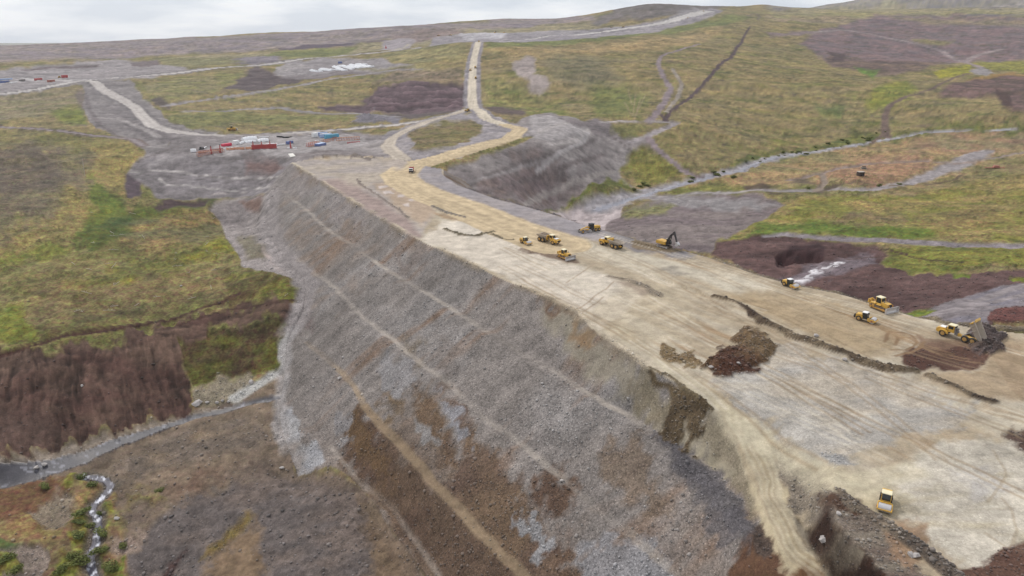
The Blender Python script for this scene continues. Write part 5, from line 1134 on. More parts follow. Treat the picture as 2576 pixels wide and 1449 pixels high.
def tipper():
    t = empty('tipper_truck')
    MB().box((2.9, 0, 1.9), (1.7, 2.35, 1.7), (.9, .95), (-.05, 0)).build('cab', 'white', t, .06)
    MB().box((3.72, 0, 2.2), (.1, 2.0, .7)).box((3.0, 1.16, 2.2), (.8, .08, .6)).box((3.0, -1.16, 2.2), (.8, .08, .6)).build('windscreen', 'glass', t)
    MB().box((3.75, 0, 1.1), (.25, 2.45, .8)).build('bumper', 'black', t)
    MB().box((-.5, 0, .95), (7.0, 1.0, .35)).build('chassis', 'grey', t)
    b = MB().box((-1.1, 0, 1.35), (5.6, 2.4, .12))
    for s in (-1, 1): b.box((-1.1, s*1.2, 2.0), (5.6, .1, 1.4))
    b.box((1.7, 0, 2.1), (.1, 2.4, 1.7)).box((-3.9, 0, 1.95), (.1, 2.4, 1.2)); b.build('tipper_body', 'red', t, .02)
    for x in (2.7, -1.6, -2.9):
        for s in (-1, 1): wheel(t, x, s*1.05, .55, .36, 'grey')
    MB().box((-1.1, 0, 1.75), (5.3, 2.2, .5), (.75, .6)).build('load', 'soil', t)
    return t
def heading(p1, p2):
    """direction on the ground from the first picture point to the second"""
    q = cast([p1, p2]); d = q[1]-q[0]; return math.atan2(d[1], d[0])
def settle(o, px, py, rz, dz=0.0, s=.93):
    x, y, z = at(px, py)
    c, sn = math.cos(rz), math.sin(rz)
    zf = gz(x+2*c, y+2*sn); zb = gz(x-2*c, y-2*sn); zl = gz(x-1.2*sn, y+1.2*c); zr = gz(x+1.2*sn, y-1.2*c)
    o.location = (x, y, (zf+zb+zl+zr)/4+dz)
    o.rotation_mode = 'XYZ'; o.rotation_euler = (math.atan2(zl-zr, 2.4), -math.atan2(zf-zb, 4.0), rz); o.scale = (s, s, s)
    return o
G1 = 'construction machines working on the dam crest'
t_raised = dump_truck(True)
settle(t_raised, 2410, 852, heading((2445, 858), (2375, 838)), .0)
tag(t_raised, 'yellow articulated dump truck with its body raised, tipping rubble at the right end', 'dump truck', G1)
t_load = dump_truck()
settle(t_load, 1381, 610, heading((1365, 604), (1398, 613)), .0)
tag(t_load, 'yellow articulated dump truck heaped with soil, second machine from the left on the crest', 'dump truck', G1)
ld = MB()
_p = []
for i in range(9):
    for j in range(5):
        u_, v_ = i/8*2-1, j/4*2-1; _p.append((-2.4+2.5*u_, 1.45*v_, 2.55+1.15*max(0, 1-u_*u_*.9)*max(0, 1-v_*v_*.9)+random.uniform(-.08, .08)))
ld.add(_p, [(i*5+j, i*5+j+1, (i+1)*5+j+1, (i+1)*5+j) for i in range(8) for j in range(4)])
lo = ld.build('soil_load', 'soil'); lo.matrix_world = Matrix.LocRotScale(t_load.location, t_load.rotation_euler.to_quaternion(), t_load.scale)
tag(lo, 'mound of dark soil heaped in the body of the loaded dump truck', 'soil load')
t2 = copy_tree(t_load); settle(t2, 1536, 620, heading((1552, 622), (1520, 613)))
tag(t2, 'yellow articulated dump truck with an empty body, driving left past the excavator', 'dump truck', G1)
r1 = roller(); settle(r1, 2174, 808, heading((2160, 805), (2192, 813)))
tag(r1, 'yellow drum roller with white cab roof, between the bulldozer and the long ridge', 'roller', G1)
r2 = copy_tree(r1); settle(r2, 1985, 721, heading((1975, 717), (1998, 725)))
tag(r2, 'yellow drum roller alone beside the white water streak of the red excavation', 'roller', G1)
r3 = roller('yellow', 'cream'); settle(r3, 1321, 613, heading((1314, 607), (1332, 614)))
tag(r3, 'small yellow drum roller, leftmost machine on the crest', 'roller', G1)
r4 = roller('yellow', 'cream'); settle(r4, 2226, 1270, heading((2230, 1250), (2224, 1290)))
r4.scale = (.9, .9, .9)
tag(r4, 'yellow drum roller facing the viewer on pale fill, nearest machine at the bottom right', 'roller', G1)
d1 = dozer(); settle(d1, 2216, 779, heading((2200, 773), (2235, 786)), s=1.15)
tag(d1, 'large yellow bulldozer with raised ripper on the upstream lip above the roller', 'bulldozer', G1)
d2 = copy_tree(d1); settle(d2, 1421, 650, heading((1410, 645), (1435, 654)), s=1.0)
tag(d2, 'yellow bulldozer pushing dark soil in front of the loaded dump truck', 'bulldozer', G1)
ex = excavator(); settle(ex, 1672, 622, heading((1650, 616), (1690, 626)), s=.98)
tag(ex, 'yellow excavator with a black raised boom at the upstream edge of the crest', 'excavator', G1)
gr = grader(); settle(gr, 1487, 582, heading((1505, 579), (1467, 585)), s=1.0)
tag(gr, 'yellow motor grader with a tall black cab at the far edge of the crest', 'grader', G1)
tp = tipper(); settle(tp, 1035, 433, heading((1039, 425), (1033, 438)))
tag(tp, 'red and white tipper truck coming round the bend of the tan haul road', 'tipper truck')
# distant traffic
for px, py, p1, p2, lab in [
    (1183,180,(1184,170),(1183,186),'pale dump truck driving down the left lane of the far haul road'),
    (1196,174,(1196,180),(1196,168),'dump truck in the right lane of the far haul road, upper one of two'),
    (1197,197,(1197,204),(1197,190),'dump truck in the right lane of the far haul road, lower one of two'),
    (1205,112,(1205,108),(1203,118),'dark dump truck just below the junction at the top of the haul road'),
    (1175,274,(1180,272),(1168,275),'dark dump truck turning at the fork of the haul road'),
    (1730,48,(1700,58),(1750,38),'tiny dump truck on the pale road climbing the far hill'),
    (1538,72,(1530,74),(1546,71),'tiny dump truck parked beside the foot of the hill road, left of a pair'),
    (1568,71,(1560,72),(1576,70),'tiny dump truck parked beside the foot of the hill road, right of a pair'),
    (1103,95,(1096,96),(1110,95),'dark dump truck on the far gravel bench, left of a pair'),
    (1133,95,(1126,96),(1140,95),'dark dump truck on the far gravel bench, right of a pair'),
    (1770,29,(1760,32),(1780,27),'tiny truck at the very top of the hill road')]:
    o = copy_tree(t2); settle(o, px, py, heading(p1, p2)); tag(o, lab, 'dump truck', 'distant dump trucks')
for px, py, p1, p2, lab in [(584,329,(575,329),(592,328),'orange bulldozer parked beside the gravel road above the storage pad'),(1268,84,(1260,85),(1275,84),'small yellow bulldozer on the far gravel bench'),(150,197,(144,198),(156,196),'yellow bulldozer beside a red machine at the far left yard')]:
    o = copy_tree(d1); settle(o, px, py, heading(p1, p2), s=1.25); tag(o, lab, 'bulldozer', 'distant bulldozers')
for px, py, p1, p2, lab in [(1245,87,(1238,88),(1252,86),'large yellow excavator on the far gravel bench behind the haul road'),(971,122,(965,122),(978,122),'red drilling machine by the distant gravel pit')]:
    o = copy_tree(ex); settle(o, px, py, heading(p1, p2), s=1.3); tag(o, lab, 'excavator', 'distant excavators')
    if 'red' in lab:
        for ch in o.children:
            ch.data = ch.data.copy(); ch.data.materials[0] = MT['red']
# ------------------------------------------------------------------ storage pad
def span(p1, p2, px=None):
    q = cast([p1, p2]); d = q[1]-q[0]; m = (q[0]+q[1])/2
    return (m[0], m[1], min(gz(q[0][0], q[0][1]), gz(m[0], m[1]))), math.atan2(d[1], d[0]), float(np.hypot(*d))
def girder(p1, p2, h, wd, col, lab, n=12, rail=None, plate=False):
    c, a, L = span(p1, p2); t = empty('steel_girder', c, a)
    for s in (-1, 1):
        for z in (.15, h-.15): MB().box((0, s*wd/2, z), (L, .2, .2)).build('chord', rail or col, t)
    for k in range(n+1):
        x = -L/2+L*k/n
        m = MB()
        for s in (-1, 1):
            m.box((x, s*wd/2, h/2), (.16, .16, h))
            if k < n: m.bar((x, s*wd/2, .2), (x+L/n, s*wd/2, h-.2), .12)
        m.box((x, 0, h), (.16, wd, .12)).box((x, 0, .1), (.16, wd, .12))
        m.build('frame_panel', col, t)
    if plate:
        for s in (-1, 1): MB().box((0, s*(wd/2-.12), h/2), (L*.98, .06, h*.8)).build('web_plate', col, t)
    return tag(t, lab, 'girder', 'red steel girders on the storage pad')
girder((497,393),(563,384), 3.0, 2.6, 'rust', 'long rust red lattice girder at the left end of the storage pad', 14, 'orange')
girder((500,386),(560,378), 1.6, 1.2, 'rust', 'narrow red lattice girder lying behind the long left one', 10)
girder((634,378),(696,373), 3.2, 2.2, 'red', 'dark red plated girder in the middle of the storage pad', 10, plate=True)
girder((846,354),(904,349), 2.6, 2.4, 'rust', 'red girder with a pale orange rail at the right end of the pad', 9, 'orange')
girder((874,358),(905,355), 1.4, 1.0, 'red', 'short dark red girder in front of the rightmost girder', 5)
girder((812,357),(838,353), 2.0, 1.8, 'rust', 'short orange red truss right of the blue tarpaulin', 5, 'orange')
girder((774,366),(800,362), 2.8, 2.4, 'red', 'short red truss left of the blue tarpaulin', 5, 'orange')
girder((838,350),(850,345), 1.6, 1.6, 'rust', 'small red lattice piece between the teal container and the right girder', 3)
for px, py, lab in [(534.5,387,'leftmost'),(557,384,'second from the left'),(640,377,'third from the left'),(661,375,'fourth from the left'),(682,373,'fifth from the left'),(733,371,'rightmost')]:
    x, y, z = at(px, py); t = empty('steel_post', (x, y-1.7, z))
    MB().cyl((0, 0, 2.6), .75, 5.2, 'Z', 8, .28).build('shaft', 'red', t); MB().cyl((0, 0, 5.5), .32, .6, 'Z', 8).build('cap', 'black', t)
    tag(t, f'{lab} of the six dark red tapered posts standing along the girders', 'post', 'tapered steel posts')
def crate(name, p1, p2, h, wd, col, lab, cat, legs=False, ribs=6, roof=None):
    c, a, L = span(p1, p2); t = empty(name, c, a); z0 = .5 if legs else .1
    b = MB().box((0, 0, z0+h/2), (L, wd, h)); b.build('body', col, t, .05)
    r = MB()
    for k in range(ribs+1):
        x = -L/2+L*k/ribs
        for s in (-1, 1): r.box((x, s*(wd/2+.04), z0+h/2), (.14, .08, h*.96))
    r.build('rib', col, t)['kind'] = 'stuff'
    MB().box((0, 0, z0+h+.06), (L*.99, wd*.98, .12)).build('roof', roof or col, t)
    MB().box((L/2+.05, 0, z0+h*.48), (.06, wd*.8, h*.85)).build('door', roof or col, t)
    if legs:
        for sx in (-1, 1): MB().box((sx*L*.35, 0, .25), (.6, wd*.9, .5)).build('foot', 'grey', t)
    return tag(t, lab, cat, 'containers')
crate('container', (818,350),(851,346), 3.2, 2.6, 'teal', 'teal shipping container in front of the pale blue one', 'container')
crate('container', (806,346),(833,342.5), 3.0, 2.6, 'sky', 'pale blue shipping container directly behind the teal one', 'container', roof='white')
crate('container', (798,340),(824,338), 3.0, 2.6, 'blue', 'darker blue container partly hidden behind the pale blue one', 'container', roof='sky')
crate('container', (88,202),(105,200.5), 3.6, 2.8, 'red', 'bright red container in the far left yard, left of the red box', 'container')
crate('container', (121,208),(137,206.5), 3.4, 2.8, 'rust', 'dull red container nearest the road in the far left yard', 'container')
crate('container', (49,203),(62,202), 3.4, 2.8, 'grey', 'dark grey container in the far left yard', 'container')
crate('container', (-8,205),(22,203), 3.6, 2.8, 'blue', 'blue container at the left edge of the picture, front one', 'container')
crate('container', (-8,201),(30,199), 3.6, 2.8, 'sky', 'pale container behind the blue one at the left edge', 'container')
crate('container', (25,206),(45,204), 1.8, 2.6, 'white', 'low white box between the blue and the dark grey containers', 'container')
crate('machine_box', (157,198),(170,197), 4.5, 3, 'red', 'red boxy machine beside the distant yellow bulldozer at the left', 'machine', True)
crate('machine_box', (851,163),(861,162), 4, 3, 'blue', 'small blue and white cabin above the white bag rows', 'cabin', roof='white')
crate('fuel_tank', (787,345),(798,343.5), 3.2, 3.0, 'white', 'white box shaped tank left of the blue containers', 'tank')
crate('site_cabin', (559,371),(581,368), 1.8, 2.2, 'crimson', 'bright pink red crate on the storage pad with a white panel', 'crate')
crate('site_cabin', (588,365),(600,363), 2.6, 2.4, 'white', 'small white cabin left of the white arched covers', 'cabin')
crate('site_cabin', (722,361),(735,359), 2.0, 2.2, 'blue', 'dark blue crate with a pink mark, alone behind the white bars', 'crate')
crate('pallet_stack', (797,365),(815,362), 1.7, 4.0, 'blue', 'flat blue covered stack between two red trusses', 'stack', roof='sky')
def arch(p1, p2, h, wd, lab, name='arched_cover'):
    c, a, L = span(p1, p2); t = empty(name, c, a); prof = []; n = 8
    v = []; f = []
    for i in range(9):
        x = -L/2+L*i/8
        for k in range(n+1):
            th = math.pi*k/n; v.append((x, math.cos(th)*wd/2, .1+math.sin(th)*h*(1-.05*abs(i-4))))
    f = [(i*(n+1)+k, i*(n+1)+k+1, (i+1)*(n+1)+k+1, (i+1)*(n+1)+k) for i in range(8) for k in range(n)]
    f += [tuple(range(n+1))[::-1], tuple(range(8*(n+1), 9*(n+1)))]
    MB().add(v, f).build('cover', 'tarp', t, smooth=False)
    m = MB()
    for i in (0, 2, 4, 6, 8):
        x = -L/2+L*i/8
        for k in range(n):
            t0, t1 = math.pi*k/n, math.pi*(k+1)/n
            m.bar((x, math.cos(t0)*(wd/2+.06), .1+math.sin(t0)*(h+.06)), (x, math.cos(t1)*(wd/2+.06), .1+math.sin(t1)*(h+.06)), .12)
    m.build('hoop', 'white', t)
    return tag(t, lab, 'cover', 'white arched covers and ducts')
arch((610,355),(644,352), 3.0, 4.0, 'long white arched cover, largest on the storage pad')
arch((616,360),(643,357.5), 1.8, 2.4, 'cream white arched segment in front of the longest cover')
arch((648,358),(674,356), 2.6, 3.4, 'white arched cover right of the longest one')
arch((663,367),(697,365), 2.0, 2.2, 'low white cover behind the dark red girder')
arch((602,364),(616,359), 1.6, 1.6, 'small white duct bending away from the long cover')
arch((480,384),(494,383), 2.4, 1.6, 'bent white duct at the very left of the pad')
for a, b, lab in [((546,378),(600,372),'long white beam beside the pink red crate'),((684,365),(717,362),'white beam lying right of the dark red girder'),((651,348.5),(677,347.5),'thin white beam behind the arched covers'),((723,372.5),(733,371.5),'short white beam below the blue crate, left of two'),((737,371.5),(746,370.5),'short white beam below the blue crate, right of two'),((792,355.5),(802,354.5),'cream beam above the left red truss'),((508,376),(519,371),'pale jib pointing up from the dark winch at the left of the pad')]:
    c, an, L = span(a, b); t = empty('beam', c, an)
    MB().box((0, 0, .75), (L, .9, .14)).box((0, 0, .15), (L, .9, .14)).build('flange', 'tarp', t); MB().box((0, 0, .45), (L, .2, .5)).build('web', 'white', t)
    tag(t, lab, 'beam', 'white beams on the storage pad')
for i, (x0, y0) in enumerate([(574,381),(584,380),(593,379.5),(602,379),(611,378),(622,377.5),(630,378)]):
    x, y, z = at(x0, y0); t = empty('formwork_panel', (x, y, z), random.uniform(-.6, .6))
    MB().box((0, 0, .9), (2.6, .2, 1.6), rz=.1).build('sheet', 'orange', t); MB().bar((-1.2, .2, 0), (1.2, .2, 1.7), .2).bar((-1.2, .2, 1.7), (1.2, .2, 0), .2).box((0, .4, .2), (2.8, .8, .25)).build('brace', 'rust', t)
    tag(t, f'{["first","second","third","fourth","fifth","sixth","seventh"][i]} orange formwork panel from the left, between the long girder and the plated one', 'panel', 'orange formwork panels')
for i, x0 in enumerate(range(700, 734, 4)):
    x, y, z = at(x0+random.uniform(-1, 1), 347+random.uniform(-.6, .6)); t = empty('drum_pallet', (x, y, z))
    for k in range(3): MB().cyl((k*.75-.75, 0, .65), .36, 1.0, 'Z', 10).build('drum', 'black', t)
    MB().box((0, 0, .08), (2.4, 1, .15)).build('pallet', 'dkwood', t)
    tag(t, 'dark drums on a pallet in the row behind the storage pad', 'drum pallet', 'dark drums on pallets')
x, y, z = at(507, 377); t = empty('winch', (x, y, z), .2)
MB().box((0, 0, .6), (3.6, 1.6, .5)).build('base', 'black', t); MB().cyl((-.4, 0, 1.3), .8, 1.4).build('drum', 'black', t); MB().box((1.2, 0, 1.2), (1, 1.2, 1)).build('motor', 'black', t)
tag(t, 'black winch standing at the left of the storage pad', 'winch')
# pale slab on the ramp crest corner
c = cast([(725,389),(737,388),(744,396),(731,397)]); zc = [gz(*q)+.06 for q in c]
m = MB(); m.add([(q[0], q[1], zz) for q, zz in zip(c, zc)]+[(q[0], q[1], zz+.35) for q, zz in zip(c, zc)], [(3,2,1,0),(4,5,6,7),(0,1,5,4),(1,2,6,5),(2,3,7,6),(3,0,4,7)])
tag(m.build('concrete_slab', 'concrete'), 'pale square concrete slab at the far left corner of the dam', 'slab')
# white bag rows
for k, (a, b, wd, lab) in enumerate([((786,182),(800,184),11,'leftmost white bag row on the upper pad'),((800,184.5),(812,183),11,'white bag row second from the left'),((810,180),(842,182.5),12,'broad white bag row third from the left'),((846,182),(853,181),9,'small white bag stack between the two halves of the rows'),
    ((843,172.5),(872,183),11,'white bag row fourth from the left, with a notch'),((862,170.5),(893,179),13,'white bag row in the middle of the right half'),((884,169),(912,177.5),13,'white bag row second from the right'),((900,167.5),(940,175.5),14,'rightmost and longest white bag row'),((850,171),(862,170),8,'short white bag stack at the back of the rows'),((905,166.5),(925,168),9,'white bag stack at the rear right')]):
    q = cast([(a[0]*1.0, a[1]), b]);
    d = q[1]-q[0]; L = max(np.hypot(*d), 5); d = d/np.hypot(*d); nr = np.array([-d[1], d[0]])
    t = empty('bag_row', (q[0][0], q[0][1], 0)); nb = 0
    L = min(L, 90); nx = max(2, int(L/3.0)); ny = max(2, int(wd/3.0))
    m = MB()
    for i in range(nx):
        for j in range(ny):
            x = d[0]*i*3.0+nr[0]*(j-ny/2)*3.0; y = d[1]*i*3.0+nr[1]*(j-ny/2)*3.0
            h = 1.9+1.1*(0 < j < ny-1)+random.uniform(-.3, .3)
            z = gz(q[0][0]+x, q[0][1]+y)
            m.box((x+random.uniform(-.2, .2), y+random.uniform(-.2, .2), z+h/2), (3.1, 3.1, h), (.82, .82), rz=math.atan2(d[1], d[0])+random.uniform(-.1, .1))
    m.build('white_bag', 'tarp', t, .18)['kind'] = 'stuff'
    tag(t, lab, 'bag row', 'rows of white bags on the upper storage pad')
# huts on the tan terrace
x, y, z = at(2163, 450); t = empty('wooden_hut', (x, y, z), R(8))
MB().box((0, 0, 1.5), (4.4, 3.4, 3.0)).build('wall', 'dkwood', t); MB().box((0, 0, 3.1), (4.9, 3.9, .18)).build('roof', 'wood', t); MB().box((.6, -1.75, 1.1), (1.1, .12, 2.0)).build('door', 'black', t)
tag(t, 'dark wooden hut with a pale flat roof on the tan river terrace', 'hut')
x, y, z = at(2172, 429); t = empty('timber_stack', (x, y, z), R(-12))
for i in range(4): MB().box((0, 0, .3+.55*i), (4.2-.5*i, 3-.4*i, .4)).build('timber', 'dkwood' if i % 2 else 'wood', t)
tag(t, 'brown stack of timber just behind the dark hut', 'timber stack')
x, y, z = at(2502, 424); t = empty('wrecked_sledge', (x, y, z), R(-4))
MB().box((0, 0, .5), (15, 1.2, .5)).build('runner', 'rust', t); MB().box((1, 0, 1.5), (5, 2.4, 1.6), (.7, .8)).build('box', 'rust', t)
tag(t, 'rusty red wreck with long runners on the terrace at the right', 'wreck')

# ------------------------------------------------------------------ stones
ico_v = []; phi = (1+5**.5)/2
for s1 in (-1, 1):
    for s2 in (-1, 1): ico_v += [(0, s1, s2*phi), (s1, s2*phi, 0), (s2*phi, 0, s1)]
ico_v = np.array(ico_v)/math.hypot(1, phi)
ico_f = []
for i in range(12):
    for j in range(i+1, 12):
        for k in range(j+1, 12):
            if all(abs(np.linalg.norm(ico_v[a]-ico_v[b])-1.0515) < .02 for a, b in ((i,j),(j,k),(i,k))):
                nrm = np.cross(ico_v[j]-ico_v[i], ico_v[k]-ico_v[i]); ico_f.append((i,j,k) if nrm @ ico_v[i] > 0 else (i,k,j))
ico_f = np.array(ico_f)
variants = [ico_v*(1+rng.uniform(-.28, .28, (12, 1)))*rng.uniform(.7, 1.1, (1, 3)) for _ in range(10)]
def rotm(n):
    a = rng.uniform(0, 2*math.pi, n); b = rng.uniform(-.6, .6, n)
    ca, sa, cb, sb = np.cos(a), np.sin(a), np.cos(b), np.sin(b); M = np.zeros((n, 3, 3))
    M[:, 0, 0] = ca; M[:, 0, 1] = -sa*cb; M[:, 0, 2] = sa*sb; M[:, 1, 0] = sa; M[:, 1, 1] = ca*cb; M[:, 1, 2] = -ca*sb; M[:, 2, 1] = sb; M[:, 2, 2] = cb
    return M
pu = GX/np.maximum(GY, 1)
def scatter(name, weight, count, size, seed, bright=1.1, sat=.7, flat=.7):
    wgt = (weight*foot**1.0).ravel().astype(float); wgt[~np.isfinite(wgt)] = 0; cum = np.cumsum(wgt); 
    pick = np.searchsorted(cum, rng.uniform(0, cum[-1], count)); pick = np.clip(pick, 0, NR*NC-1)
    j, i = np.unravel_index(pick, (NR, NC)); j = np.clip(j, 0, NR-2); i = np.clip(i, 0, NC-2)
    fx, fy = rng.uniform(0, 1, count), rng.uniform(0, 1, count)
    X = GX[j, i]*(1-fx)+GX[j, i+1]*fx; Y = GY[j, i]*(1-fy)+GY[j+1, i]*fy
    zz = gsample(Z, X, Y)
    s = np.clip(rng.lognormal(math.log(size[0]), size[1], count), .12, size[2])
    base = np.array(variants)[rng.integers(0, 10, count)]*s[:, None, None]*.5
    V = np.einsum('nij,nkj->nki', rotm(count), base*np.array([1, 1, flat])); V[:, :, 0] += X[:, None]; V[:, :, 1] += Y[:, None]; V[:, :, 2] += (zz+s*.12)[:, None]
    F = (ico_f[None]+(np.arange(count)*12)[:, None, None]).reshape(-1, 3)
    me = bpy.data.meshes.new(name); me.vertices.add(count*12); me.vertices.foreach_set('co', V.astype(np.float32).ravel())
    me.loops.add(F.size); me.loops.foreach_set('vertex_index', F.ravel().astype(np.int32)); me.polygons.add(len(F))
    me.polygons.foreach_set('loop_start', np.arange(0, F.size, 3, dtype=np.int32)); me.polygons.foreach_set('loop_total', np.full(len(F), 3, np.int32)); me.update(calc_edges=True)
    c0 = COL[j, i]; g = c0.mean(1, keepdims=True); c0 = (g+(c0-g)*sat)*rng.uniform(.95, bright*1.75, (count, 1))
    c = np.ones((count, 12, 4), np.float32); c[:, :, :3] = np.clip(c0, 0, .8)[:, None]
    a = me.attributes.new('Col', 'FLOAT_COLOR', 'POINT'); a.data.foreach_set('color', c.ravel())
    me.materials.append(M_stone); o = bpy.data.objects.new(name, me); C.objects.link(o); return tag(o, kind='stuff')
M_stone, N_, L_k, B_ = newmat('broken_rock')
_a = N_.new('ShaderNodeAttribute'); _a.attribute_name = 'Col'; _g = N_.new('ShaderNodeNewGeometry')
_n = noise(N_, L_k, _g.outputs['Position'], 3.0, 4); _v = N_.new('ShaderNodeVectorMath'); _v.operation = 'SCALE'; L_k.new(_a.outputs['Vector'], _v.inputs[0]); L_k.new(math_(N_, L_k, 'MULTIPLY_ADD', _n, .8, .6), _v.inputs['Scale'])
L_k.new(_v.outputs[0], B_.inputs['Base Color']); B_.inputs['Roughness'].default_value = .95
vis = (GYY < 420)
wr = np.clip(ROCK, 0, 1)**2*vis*((CLS == 1) | (CLS == 0) | (CLS >= 10))
# areas count by true size times nearness so that stones show about evenly
scatter('rock_rubble', wr*(CLS == 1)*np.clip(1.2+2*n_mid, .1, 3), 7000, (.34, .45, 1.1), 1)
scatter('rock_rubble', wr*(CLS != 1)*(CLS < 10), 5000, (.36, .5, 1.3), 2)
scatter('rock_rubble', wr*(CLS >= 10), 3000, (.32, .5, 1.1), 3, bright=1.3)
scatter('rock_rubble', vis*(CLS == 3)*(ROCK > .5)*1.0, 1500, (.28, .5, .9), 4)
stonemesh = []
for k, vv_ in enumerate(variants[:5]):
    me = bpy.data.meshes.new('boulder'); bmv = vv_*np.array([1, .85, .7])
    import bmesh
    me.from_pydata(bmv.tolist(), [], ico_f.tolist()); b = bmesh.new(); b.from_mesh(me); bmesh.ops.subdivide_edges(b, edges=b.edges, cuts=1)
    for q in b.verts: q.co *= 1+random.uniform(-.1, .1)
    b.to_mesh(me); b.free(); me.materials.append(MT['rock']); stonemesh.append(me)
for px, py, s, lab in [(497,1016,2.6,'large pale boulder at the corner of the brown ripped field above the river'),(320,1513-1000+1000-90,1.6,None),(2036+0,888,0,None),
    (1788,932,1.1,'white boulder at the left foot of the curved brown heap'),(1857,928,.9,'white boulder at the middle foot of the curved brown heap'),(2125,907,1.2,'pale boulder at the foot of the long dark ridge'),
    (2052,847,1.3,'grey boulder on the long dark ridge, upper part'),(2070,1360,1.6,'angular white block lying in the brown pit at the bottom'),(325,1302-1000+1010,1.5,None),(2590-300,1397,1.0,'pale stone on the rim of the brown pit, left of a pair'),(2593-290,1399,1.1,'pale stone on the rim of the brown pit, right of a pair'),
    (710,1184,1.3,'pale block at the right of the lower rubble tongue'),(545,1013,1.3,'pale stone in the bank row, left'),(560,1008,1.2,'pale stone in the bank row, middle'),(632,961,1.5,'grey boulder on top of the white gravel tongue'),(575,1011,1.0,'pale stone in the bank row, right'),
    (207,973,1.0,'small white stone alone on the brown ripped field'),(295,1310,1.2,'grey stone on the gravel right of the stream bend'),(2245,955-90,.8,None),(522,1012,1.2,'low pale stone just right of the large boulder'),
    (112,1168,1.5,'grey stone in the river shallows, right one'),(92,1176,1.5,'grey stone in the river shallows, left one'),(2110,1175+120,.9,'pale stone above the brown pit beside the roller'),(855,952,1.1,'dark red stone on the grey dam slope'),(456,722,1.0,'white stone in the turf above the ripped field')]:
    if not lab: continue
    x, y, z = at(px, py); o = bpy.data.objects.new('boulder', random.choice(stonemesh)); C.objects.link(o)
    o.location = (x, y, z+s*.25); o.scale = (s*.62,)*3; o.rotation_euler = (random.uniform(-.3, .3), random.uniform(-.3, .3), random.uniform(0, 6)); tag(o, lab, 'boulder', 'boulders lying singly')
# ------------------------------------------------------------------ willow shrubs and dead branches
def shrubmesh(n, r, h, leaf):
    v = []; f = []
    lob = [(random.uniform(-.5, .5)*r, random.uniform(-.5, .5)*r, random.uniform(.3, .75)*h, random.uniform(.35, .6)) for _ in range(7)]
    for i in range(n):
        lx_, ly_, lz, lr = random.choice(lob); d = Vector((random.gauss(0, 1), random.gauss(0, 1), random.gauss(0, 1))).normalized()*random.uniform(.5, 1)**.5
        p = Vector((lx_+d.x*lr*r, ly_+d.y*lr*r, max(.05, lz+d.z*lr*h*.7)))
        a = Vector((random.gauss(0, 1), random.gauss(0, 1), random.gauss(0, .6))).normalized()*leaf; b_ = a.cross(Vector((random.gauss(0, 1), random.gauss(0, 1), random.gauss(0, 1))).normalized())
        n0 = len(v); v += [tuple(p-a), tuple(p+b_*.6), tuple(p+a), tuple(p-b_*.6)]; f.append((n0, n0+1, n0+2, n0+3))
    me = bpy.data.meshes.new('foliage'); me.from_pydata(v, [], f); me.materials.append(MT['leaf']); return me
fol = [shrubmesh(420, 1.0, 1.3, .16) for _ in range(4)]
stm = MB()
for k in range(6): a = k*1.05; stm.bar((0, 0, 0), (math.cos(a)*.5, math.sin(a)*.5, .8), .05)
stem0 = stm.build('stem', 'dkwood'); stem_me = stem0.data; bpy.data.objects.remove(stem0)
def shrub(px, py, s, lab, grp):
    x, y, z = at(px, py); t = empty('willow_shrub', (x, y, z-.1), random.uniform(0, 6)); t.scale = (s*random.uniform(.8, 1.5), s*random.uniform(.7, 1.1), s*random.uniform(.5, .8))
    o = bpy.data.objects.new('foliage', random.choice(fol)); C.objects.link(o); o.parent = t
    o = bpy.data.objects.new('stem', stem_me); C.objects.link(o); o.parent = t
    tag(t, lab, 'shrub', grp)
GA = 'green willow shrubs along the foaming stream'
for px, py, s, lab in [(209,1200,1.6,'small dark shrub where the stream leaves the river'),(233,1225,1.8,'round green shrub inside the bend of the stream'),(208,1303,1.9,'big dense shrub left of the stream'),(200,1322,1.5,'low shrub below the big dense shrub'),
    (198,1352,1.9,'bright yellow green shrub left of the stream'),(228,1325,1.2,'yellow shrub close to the left bank of the stream'),(256,1345,1.8,'small shrub on the right bank at mid stream'),(190,1405,1.9,'large low shrub left of the lower stream'),(205,1420,2.2,'shrub at the left bank, lower edge'),
    (252,1395,2.0,'dark shrub on the right bank of the lower stream'),(278,1432,2.2,'yellow green shrub on the right bank at the bottom edge'),(150,1445,1.9,'green shrub at the bottom edge left of the stream'),(113,1228,1.4,'tiny dark shrub on the bank between river and stream'),(404,1232,1.3,'green shrub alone on the spoil slope right of the stream'),
    (310,1376,1.3,'small yellow shrub right of the stream among the gravel'),(40,1440,2.0,'green shrub in the bottom left corner'),(15,1410,2.2,'yellow shrub at the left edge near the bottom'),(252,1290,.9,'small shrub on the right bank under the bend')]:
    shrub(px, py, s, lab, GA)
GB = 'green willow shrubs along the river above the dam'
random.seed(3)
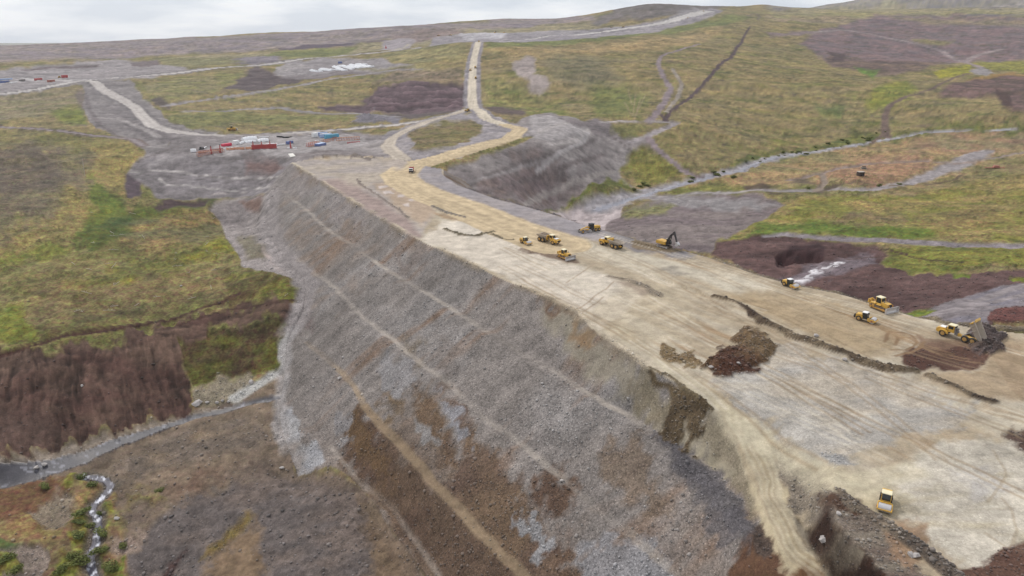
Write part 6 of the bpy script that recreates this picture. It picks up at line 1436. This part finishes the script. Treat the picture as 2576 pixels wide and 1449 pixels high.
for px, py, s, lab in [(1619,466,2.8,'dark green shrub at the left end of the river gravel'),(1628,470,2.4,GB),(1610,470,2.2,GB),(1800,442,3,'dark shrub in the middle of the pale river bend'),(1806,446,2.2,GB),(1844,452,2.6,'small round shrub right of the river bend'),(1742,450,2.4,'shrub at the foot of the brown track by the river'),(1738,458,2.5,GB),
    (1795,438,2.2,GB),(1820,434,1.8,GB),(1595,480,2,'shrub on the gravel between pond and river'),(2212,471,2.2,'dark shrub on the bank of the side branch'),(2262,468,2,GB),(2033,478,1.6,GB)]+[(1880+i*14+random.uniform(-5, 5), 408-i*2.9+random.uniform(-3, 3)-(4 if i > 10 else 0), random.uniform(1.0, 2.2), GB) for i in range(0, 24, 3)]+[(random.uniform(1860, 2240), 0, random.uniform(.8, 2.4), GB) for i in range(26)]:
    if py == 0: py = 411-(px-1880)*.2+random.uniform(-13, 6)
    if lab == GB: lab = 'green willow shrub in the band along the river above the dam'
    shrub(px, py, s, lab, GB)
GC = 'bleached dead branches in the left hillside turf'
random.seed(11)
bl = [(213,440,9,'tall bleached pole standing in the left hillside turf')]
bl += [(random.uniform(180, 740), random.uniform(520, 790), random.uniform(2.0, 4.5), 'bleached dead branch lying in the turf left of the dam') for _ in range(46)]
for px, py, L, lab in bl:
    x, y, z = at(px, py)
    if gsample(VEG, np.array([x]), np.array([y]))[0] < .6 and 'tall' not in lab: continue
    m = MB()
    if 'tall' in lab: m.bar((0, 0, -.2), (.3, 0, 11), .22)
    else:
        a = random.uniform(0, 6); e = Vector((math.cos(a)*L, math.sin(a)*L, random.uniform(.3, 1.6)*(.6+.8*random.random()))); m.bar((0, 0, .25), e, .11)
        for k in range(2): p = e*random.uniform(.3, .7); m.bar(p, p+Vector((random.uniform(-1, 1), random.uniform(-1, 1), .6)), .07)
    o = m.build('dead_branch' if 'tall' not in lab else 'pole', 'wood'); o.location = (x, y, z); tag(o, lab, 'branch' if 'tall' not in lab else 'pole', GC if 'tall' not in lab else None)
# ------------------------------------------------------------------ air
hz = MB().box((0, 13300, 300), (56000, 27000, 1400)); MT['haze'] = bpy.data.materials.new('haze'); mm = MT['haze']; mm.use_nodes = True
mm.node_tree.nodes.clear(); oo = mm.node_tree.nodes.new('ShaderNodeOutputMaterial'); pv = mm.node_tree.nodes.new('ShaderNodeVolumePrincipled')
pv.inputs['Color'].default_value = (.90, .94, 1.0, 1); pv.inputs['Density'].default_value = 0.000028; pv.inputs['Anisotropy'].default_value = .2
mm.node_tree.links.new(pv.outputs[0], oo.inputs['Volume'])
tag(hz.build('haze', 'haze'), kind='stuff')
